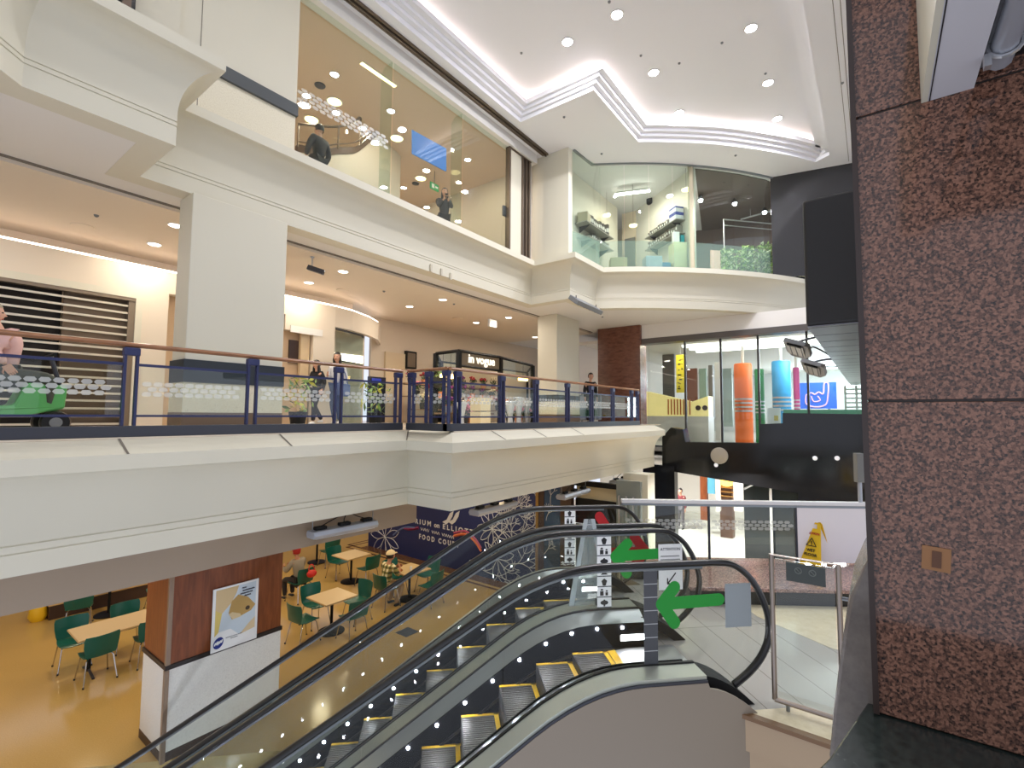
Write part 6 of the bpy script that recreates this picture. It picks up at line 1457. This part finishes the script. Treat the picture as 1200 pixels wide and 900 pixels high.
def person(label, loc, face, height=1.66, base=STAND, top=None, legs=None, shoes=SHOEB, hair=HAIRB, hairlen=0, sk=0, pose=None, cap=None, sleeve=1, group=None, female=False):
    J = {}
    for k, v in base.items():
        if k in ('sh','el','wr','hip','kn','an'): J[k+'L'] = Vector(v); J[k+'R'] = Vector((v[0], -v[1], v[2]))
        else: J[k] = Vector(v)
    for k, v in (pose or {}).items(): J[k] = Vector(v)
    if female:
        for k in ('shL','shR','elL','elR'): J[k].y *= .9
    seq = ['pelvis','spine','chest','neck','head','shL','elL','wrL','shR','elR','wrR','hipL','knL','anL','hipR','knR','anR']
    ix = {k: i for i, k in enumerate(seq)}
    ed = [('pelvis','spine'),('spine','chest'),('chest','neck'),('neck','head'),('chest','shL'),('shL','elL'),('elL','wrL'),('chest','shR'),('shR','elR'),('elR','wrR'),('pelvis','hipL'),('hipL','knL'),('knL','anL'),('pelvis','hipR'),('hipR','knR'),('knR','anR')]
    rd = dict(pelvis=.09, spine=.085, chest=.085, neck=.05, head=.055, sh=.046, el=.04, wr=.028, hip=.07, kn=.052, an=.038)
    R_ = lambda k, add=0: rd[k if k in rd else k[:-1]]+add
    vs, fs = skin([J[k] for k in seq], [(ix[a], ix[b]) for a, b in ed], [R_(k) for k in seq])
    sc = height/1.70; mb = MB(); mb.add(vs, fs)
    # head, face
    h = J['head']+Vector((.012, 0, .035)); prof = MB().ball((0,0,0), .098, .078, .118, 16, 12)
    for v in prof.v:
        if v.z < -.02: k = 1-(-.02-v.z)*2.6; v.y *= max(k, .6); v.x = v.x*(max(k, .72))+(.012 if v.x > 0 else 0)
    mb.add([v+h for v in prof.v], prof.f)
    mb.add([h+Vector(q) for q in ((.098,.0,.012),(.094,.014,-.03),(.094,-.014,-.03),(.124,0,-.026),(.1,0,-.038))], [(0,3,1),(0,2,3),(1,3,4),(3,2,4)])
    for s in (1, -1): mb.ball(h+Vector((-.005, s*.08, -.005)), .02, .012, .03, 8, 6)
    mb.c = 1
    for s in (1, -1): mb.ball(h+Vector((.086, s*.033, .006)), .012, .013, .008, 8, 6)
    mb.c = 2; mb.ball(h+Vector((.086, 0, -.062)), .012, .024, .007, 8, 5); mb.c = 0
    # hands
    for s, S in ((1, 'L'), (-1, 'R')):
        w = J['wr'+S]; d = (w-J['el'+S]).normalized(); side = Vector((0, s, 0)); side = (side-d*side.dot(d)).normalized(); nrm = d.cross(side)
        mb.obox(w+d*.045, d*.045, nrm*.04, side*.013)
        for i, L in enumerate((.068, .078, .072, .056)):
            o = w+d*.085+nrm*(.03-.02*i); mb.tube([o, o+d*L*.45-side*.004, o+d*L*.8-side*.02, o+d*L*.95-side*.034], [.0095, .009, .008, .006], 6)
        mb.tube([w+d*.03+nrm*.038, w+d*.055+nrm*.065-side*.008, w+d*.085+nrm*.07-side*.02], [.011, .010, .007], 6)
    for v in mb.v: v *= sc
    body = mb.build('person', [SKINM[sk], EYE, LIP], None, smooth=60)
    def child(name, m_, mt): 
        for v in m_.v: v *= sc
        return m_.build(name, mt, body, smooth=60)
    # top
    ks = ['pelvis','spine','chest','neckb','shL','elL','shR','elR']; P_ = dict(J); P_['neckb'] = J['neck']-Vector((0,0,.045))
    e2 = [('pelvis','spine'),('spine','chest'),('chest','neckb'),('chest','shL'),('shL','elL'),('chest','shR'),('shR','elR')]
    r2 = dict(pelvis=.145, spine=.135, chest=.145, neckb=.075, sh=.092, el=.064, wr=.046)
    if sleeve:
        ks += ['wrL','wrR']; e2 += [('elL','wrL'),('elR','wrR')]; 
        for S in 'LR': P_['wr'+S] = J['el'+S].lerp(J['wr'+S], .93)
    i2 = {k: i for i, k in enumerate(ks)}; g = lambda k: r2.get(k, r2.get(k[:-1], .06))
    m_ = MB(); m_.add(*skin([P_[k] for k in ks], [(i2[a], i2[b]) for a, b in e2], [g(k) for k in ks])); child('shirt', m_, top)
    ks = ['pelvis','hipL','knL','anL','hipR','knR','anR']; e2 = [('pelvis','hipL'),('hipL','knL'),('knL','anL'),('pelvis','hipR'),('hipR','knR'),('knR','anR')]; r2 = dict(pelvis=.13, hip=.104, kn=.074, an=.056)
    i2 = {k: i for i, k in enumerate(ks)}; m_ = MB(); m_.add(*skin([J[k] for k in ks], [(i2[a], i2[b]) for a, b in e2], [g2(k, r2) for k in ks])); child('trousers', m_, legs)
    for S in 'LR':
        a = J['an'+S]; m_ = MB(); m_.add(*skin([a+Vector((-.05,0,-.045)), a+Vector((.06,0,-.05)), a+Vector((.16,0,-.062))], [(0,1),(1,2)], [.045,.045,.03])); child('shoe', m_, shoes)
    # hair
    m_ = MB().ball((0,0,0), .112, .093, .126, 18, 14); ff = []
    for f in m_.f:
        c = sum((m_.v[i] for i in f), Vector((0,0,0)))/len(f)
        if c.x > .03 and c.z < .052: continue
        if c.z < -.06: continue
        ff.append(f)
    m_.f = ff; m_.mi = [0]*len(ff); m_.v = [v+h+Vector((-.012,0,.012)) for v in m_.v]
    if hairlen:
        m_.ball(h+Vector((-.055, 0, -.06-hairlen*.5)), .06, .095, .08+hairlen*.5, 14, 10)
        for s in (1,-1): m_.ball(h+Vector((.0, s*.082, -.05-hairlen*.35)), .045, .022, .06+hairlen*.4, 10, 8)
    child('hair', m_, hair)
    if cap:
        m_ = MB().ball((0,0,0), .12, .1, .1, 18, 12); ff = [f for f in m_.f if sum(m_.v[i].z for i in f)/len(f) > 0]
        m_.f = ff; m_.mi = [0]*len(ff); m_.v = [v+h+Vector((-.01,0,.045)) for v in m_.v]
        m_.prism([h+Vector(q) for q in ((.08,.07,.048),(.15,.055,.04),(.185,0,.036),(.15,-.055,.04),(.08,-.07,.048))], (0,0,.008)); child('cap', m_, cap)
    body.location = loc; body.rotation_euler = (0,0,math.radians(face)); tag(body, label, 'person', group); return body
def g2(k, r): return r.get(k, r.get(k[:-1], .06))
def plaid():
    m = mat('checked_shirt', (214, 206, 180), .7); b = m.node_tree.nodes['Principled BSDF']; v = coords(m)
    s = nd(m, 'ShaderNodeSeparateXYZ'); lk(m, v, s.inputs[0]); outs = []
    for ax in ('Y', 'Z'):
        q = nd(m, 'ShaderNodeMath', operation='MULTIPLY'); q.inputs[1].default_value = 9; lk(m, s.outputs[ax], q.inputs[0])
        f = nd(m, 'ShaderNodeMath', operation='FRACT'); lk(m, q.outputs[0], f.inputs[0]); g = nd(m, 'ShaderNodeMath', operation='GREATER_THAN'); g.inputs[1].default_value = .5; lk(m, f.outputs[0], g.inputs[0]); outs.append(g)
    a = nd(m, 'ShaderNodeMath', operation='ADD'); lk(m, outs[0].outputs[0], a.inputs[0]); lk(m, outs[1].outputs[0], a.inputs[1])
    h_ = nd(m, 'ShaderNodeMath', operation='MULTIPLY'); h_.inputs[1].default_value = .5; lk(m, a.outputs[0], h_.inputs[0])
    lk(m, ramp(m, h_.outputs[0], [(.0, (226, 216, 184)), (.5, (140, 132, 70)), (1., (62, 66, 44))]), b.inputs['Base Color']); return m
FAB = lambda n, c: mat(n, c, .8)
# strolling women behind the railing
p = at(372, 424, Y=10.4); hw1 = p.z-Z1
person('woman in black with long dark hair walking behind the railing', (p.x, 10.4, Z1), 196, hw1, top=FAB('black_top', (28, 26, 28)), legs=FAB('black_trousers', (30, 28, 32)), shoes=SHOEW, hairlen=.26, female=True,
       pose=dict(knL=(.17,.095,.52), anL=(.20,.1,.10), knR=(-.03,-.095,.50), anR=(-.33,-.1,.14), elL=(-.10,.20,1.13), wrL=(.02,.20,.93), elR=(.06,-.2,1.12), wrR=(.2,-.17,1.0)))
p2 = at(396, 415, Y=10.5); hw2 = p2.z-Z1
person('woman with dark tied hair, pale top and blue jeans behind the railing post', (p2.x, 10.5, Z1), 214, hw2, top=FAB('pale_top', (206, 206, 210)), legs=FAB('denim', (78, 98, 140)), shoes=SHOEW, female=True, hairlen=.07, pose=dict(knL=(.1,.09,.5), anL=(.02,.1,.1), anR=(-.16,-.1,.1), elR=(.06,-.2,1.13), wrR=(.26,-.12,1.18)))
b = thing('shoulder_bag', 'blue denim shoulder bag carried by the woman in jeans', 'bag', (p2.x-.02, 10.5-.30, Z1+.68))
MB().box(-.16, -.06, 0, .16, .06, .3).build('pouch', FAB('bag_denim', (84, 104, 150)), b, bevel=.03); MB().tube(spline([(-.12,0,.28), (-.05,.03,.5), (.05,.05,.6), (.12,0,.28)], 5), .012, 6).build('strap', FAB('bag_denim', (0,0,0)), b)
# man with green scooter at the left edge
p = at(2, 345, Z=Z1+1.5); mp = Vector((at(3, 420, Y=8.0).x, 8.0, Z1))
SEATZ = .16
person('older man in a pink top riding the green scooter at the left edge', (mp.x+.0, mp.y, Z1+SEATZ), -12, 1.72, base=SIT, top=FAB('pink_top', (226, 182, 172)), legs=FAB('olive_trousers', (74, 76, 66)), hair=HAIRG, sk=0, pose=dict(chest=(.0,0,.92), neck=(-.06,0,1.06), head=(-.12,0,1.18), elL=(-.06,.25,.78), wrL=(.05,.2,.62), elR=(-.06,-.25,.78), wrR=(.05,-.2,.62), anL=(.40,.11,.13), anR=(.40,-.11,.13)))
t = thing('mobility_scooter', 'green mobility scooter with black wheels behind the railing at the left edge', 'scooter', (mp.x-.06, mp.y, Z1))
GB = mat('scooter_green', (92, 172, 92), .35)
MB().prism([(-.60,-.28,.20), (.25,-.28,.22), (.58,-.24,.30), (.60,-.22,.58), (.24,-.24,.60), (.14,-.26,.34), (-.1,-.28,.32), (-.15,-.28,.52), (-.60,-.28,.52)], (0,.56,0)).build('body', GB, t, bevel=.03)
MB().box(-.5, -.24, .54, -.02, .24, .62).build('seat', BLACKM, t, bevel=.03); MB().box(-.58, -.22, .6, -.5, .22, 1.0).build('backrest', BLACKM, t, bevel=.03)
MB().tube([(.6,0,.45), (.46,0,.95)], .025, 8).build('tiller', DKSTEEL, t); MB().tube([(.46,-.26,.95), (.46,.26,.95)], .018, 8).build('handlebar', BLACKM, t)
for x, y in ((-.38,-.27), (-.38,.27), (.5,-.24), (.5,.24)):
    w = MB().lathe([(.05,-.04), (.125,-.045), (.14,-.02), (.14,.02), (.125,.045), (.05,.04)], 22, (x, y, .14), 'y').build('wheel', RUB, t, smooth=50); MB().lathe([(.06,-.047), (.05,-.05), (.05,.05), (.06,.047)], 14, (x, y, .14), 'y').build('hub', GREYP, w)
# person behind the railing near the brown pier
p = at(692, 440, Z=Z1+1.66)
person('person in black with dark hair standing behind the railing by the brown pier', (p.x*.97, p.y*.97, Z1), 235, 1.66, top=FAB('black_top', (0,0,0)), legs=FAB('black_trousers', (0,0,0)))
# upper hall figures
p = at(375, 149, Y=9.0); hz = p.z
person('dark figure seen from behind through the upper shopfront', (p.x, 9.0-.0, Z2), 100, max(1.55, min(1.85, hz-Z2+.02)), top=FAB('dark_coat', (50, 48, 50)), legs=FAB('dark_coat', (0,0,0)), pose=dict(elL=(.0,.27,1.14), elR=(.0,-.27,1.14), wrL=(.12,.24,.95), wrR=(.12,-.24,.95)))
p = at(521, 223, Z=Z2+1.64)
person('woman in a dark jacket holding a phone behind the upper glass', (p.x, p.y, Z2), 235, 1.64, top=FAB('dark_jacket', (58, 56, 60)), legs=FAB('black_trousers', (0,0,0)), hairlen=.12, female=True, pose=dict(elL=(.12,.2,1.18), wrL=(.24,.06,1.34), elR=(.12,-.2,1.18), wrR=(.24,-.06,1.34)))
a = math.radians(235); o = MB().box(-.004, -.036, -.07, .004, .036, .07).build('phone', INK, None, bevel=.003); o.location = (p.x+.31*math.cos(a), p.y+.31*math.sin(a), Z2+1.64/1.7*1.40); o.rotation_euler = (0,0,a); tag(o, 'phone held up by the woman behind the upper glass', 'phone')
# food court: man in the checked shirt, person in the red cap
person('man in a checked shirt and pale cap sitting at a beech table', (T3[0]-.70, T3[1]+.06, ZF-.035), 2, 1.72, base=SIT, top=plaid(), legs=FAB('khaki_shorts', (176, 150, 110)), cap=FAB('cap_pale', (222, 206, 168)), sk=1, sleeve=0, pose=dict(anL=(.25,.13,.09), anR=(.22,-.13,.09), knL=(.42,.14,.5), knR=(.42,-.14,.5), wrL=(.38,.06,.86), wrR=(.38,-.06,.86)))
o = MB().lathe([(.03, 0), (.036, .09), (.034, .09), (.028, .004)], 14).build('cup', PAPER, None); o.location = (T3[0]-.05, T3[1]-.1, ZF+.735); tag(o, 'white cup on the table of the man in the checked shirt', 'cup')
o = MB().lathe([(.05, 0), (.05, .03), (.02, .05), (.001, .05)], 14).build('bread_roll', mat('roll_brown', (150, 90, 40), .6), None, smooth=True); o.location = (T3[0]-.24, T3[1]+.06, ZF+.735); tag(o, 'brown roll in front of the man in the checked shirt', 'food')
person('person in a red cap and grey jumper sitting beside the cherry column', (RCH.x-.01, RCH.y+.03, ZF-.035), 98, 1.68, base=SIT, top=FAB('grey_jumper', (150, 142, 130)), legs=FAB('dark_trousers', (44, 40, 42)), cap=FAB('cap_red', (170, 40, 34)), hair=FAB('cap_red', (0,0,0)), sk=1)
t = thing('red_bag', 'red bag hung on the chair of the person in the red cap', 'bag', (RCH.x+.06, RCH.y-.40, ZF+.70)); MB().ball((0,0,0), .13, .08, .09, 12, 8).build('sack', mat('bag_red', (206, 40, 36), .5), t, smooth=True); MB().tube(spline([(-.08,0,.07), (-.03,.05,.19), (.05,.05,.19), (.08,0,.07)], 4), .01, 6).build('handle', mat('bag_red', (0,0,0)), t)
# two people far off on the lower level
for (px, c1, c2, lab, fc) in ((791, 'pink_jacket', (186, 140, 130), 'person in a pale pink top standing on the far lower level', 200), (798, 'dark_red_jacket', (110, 42, 44), 'person in a dark red top standing on the far lower level', 170)):
    p = at(px, 603, Z=ZF); 
    if p.length > 22.5: p = p*((22.5 if fc == 200 else 21.6)/p.length)
    person(lab, (p.x, p.y, ZF), fc, 1.6, top=FAB(c1, c2), legs=FAB('grey_trousers', (96, 92, 96)))
# ------------------------------------------------------------------ atrium lights
for k, ((px, py), w) in enumerate((((723, 17), 'nearest the top of the tray'), ((665, 49), 'at the corner of the zigzag'), ((766, 85), 'in the middle of the tray'), ((880, 33), 'upper one along the granite side'), ((900, 97), 'middle one along the granite side'), ((796, 132), 'by the curved edge of the tray, left'), ((911, 139), 'by the curved edge of the tray, right'))):
    p = at(px, py, Z=8.055); downlight('ceiling_downlight', p, .11, LAMPB, 'bright round downlight in the atrium tray '+w, 'downlights of the atrium tray', power=100, rgb=(246, 246, 255))
for x in (6.4, 4.4, 2.4, .4, -1.6):
    for y in (1.8, 3.84): area('lamp', (x, y, 8.02), .3, 15)
for k, (px, py) in enumerate(((714, 2), (751, 65), (846, 50), (796, 74), (897, 86), (611, 62))):
    q = at(px, py, Z=8.058); o = MB().lathe([(.03, 0), (.025, -.02), (.001, -.025)], 10).build('sprinkler_head', GREYP, None); o.location = q; tag(o, ('at the top edge', 'left of the middle lamp', 'between the granite side lamps', 'right of the middle lamp', 'next to the middle granite side lamp', 'near the zigzag corner')[k].join(('small sprinkler of the atrium tray ', '')), 'sprinkler', 'sprinklers of the atrium tray')
w = bpy.data.worlds.new('world'); SC.world = w; w.use_nodes = True
w.node_tree.nodes['Background'].inputs[0].default_value = lin((232, 238, 255)); w.node_tree.nodes['Background'].inputs[1].default_value = 1.08
SC.view_settings.view_transform = 'Standard'; SC.view_settings.look = 'None'; SC.view_settings.gamma = 1; SC.view_settings.use_curve_mapping = False
SC.view_settings.exposure = 0.0
SC.cycles.use_denoising = True; SC.cycles.max_bounces = 8; SC.cycles.transparent_max_bounces = 24; SC.cycles.sample_clamp_indirect = 6
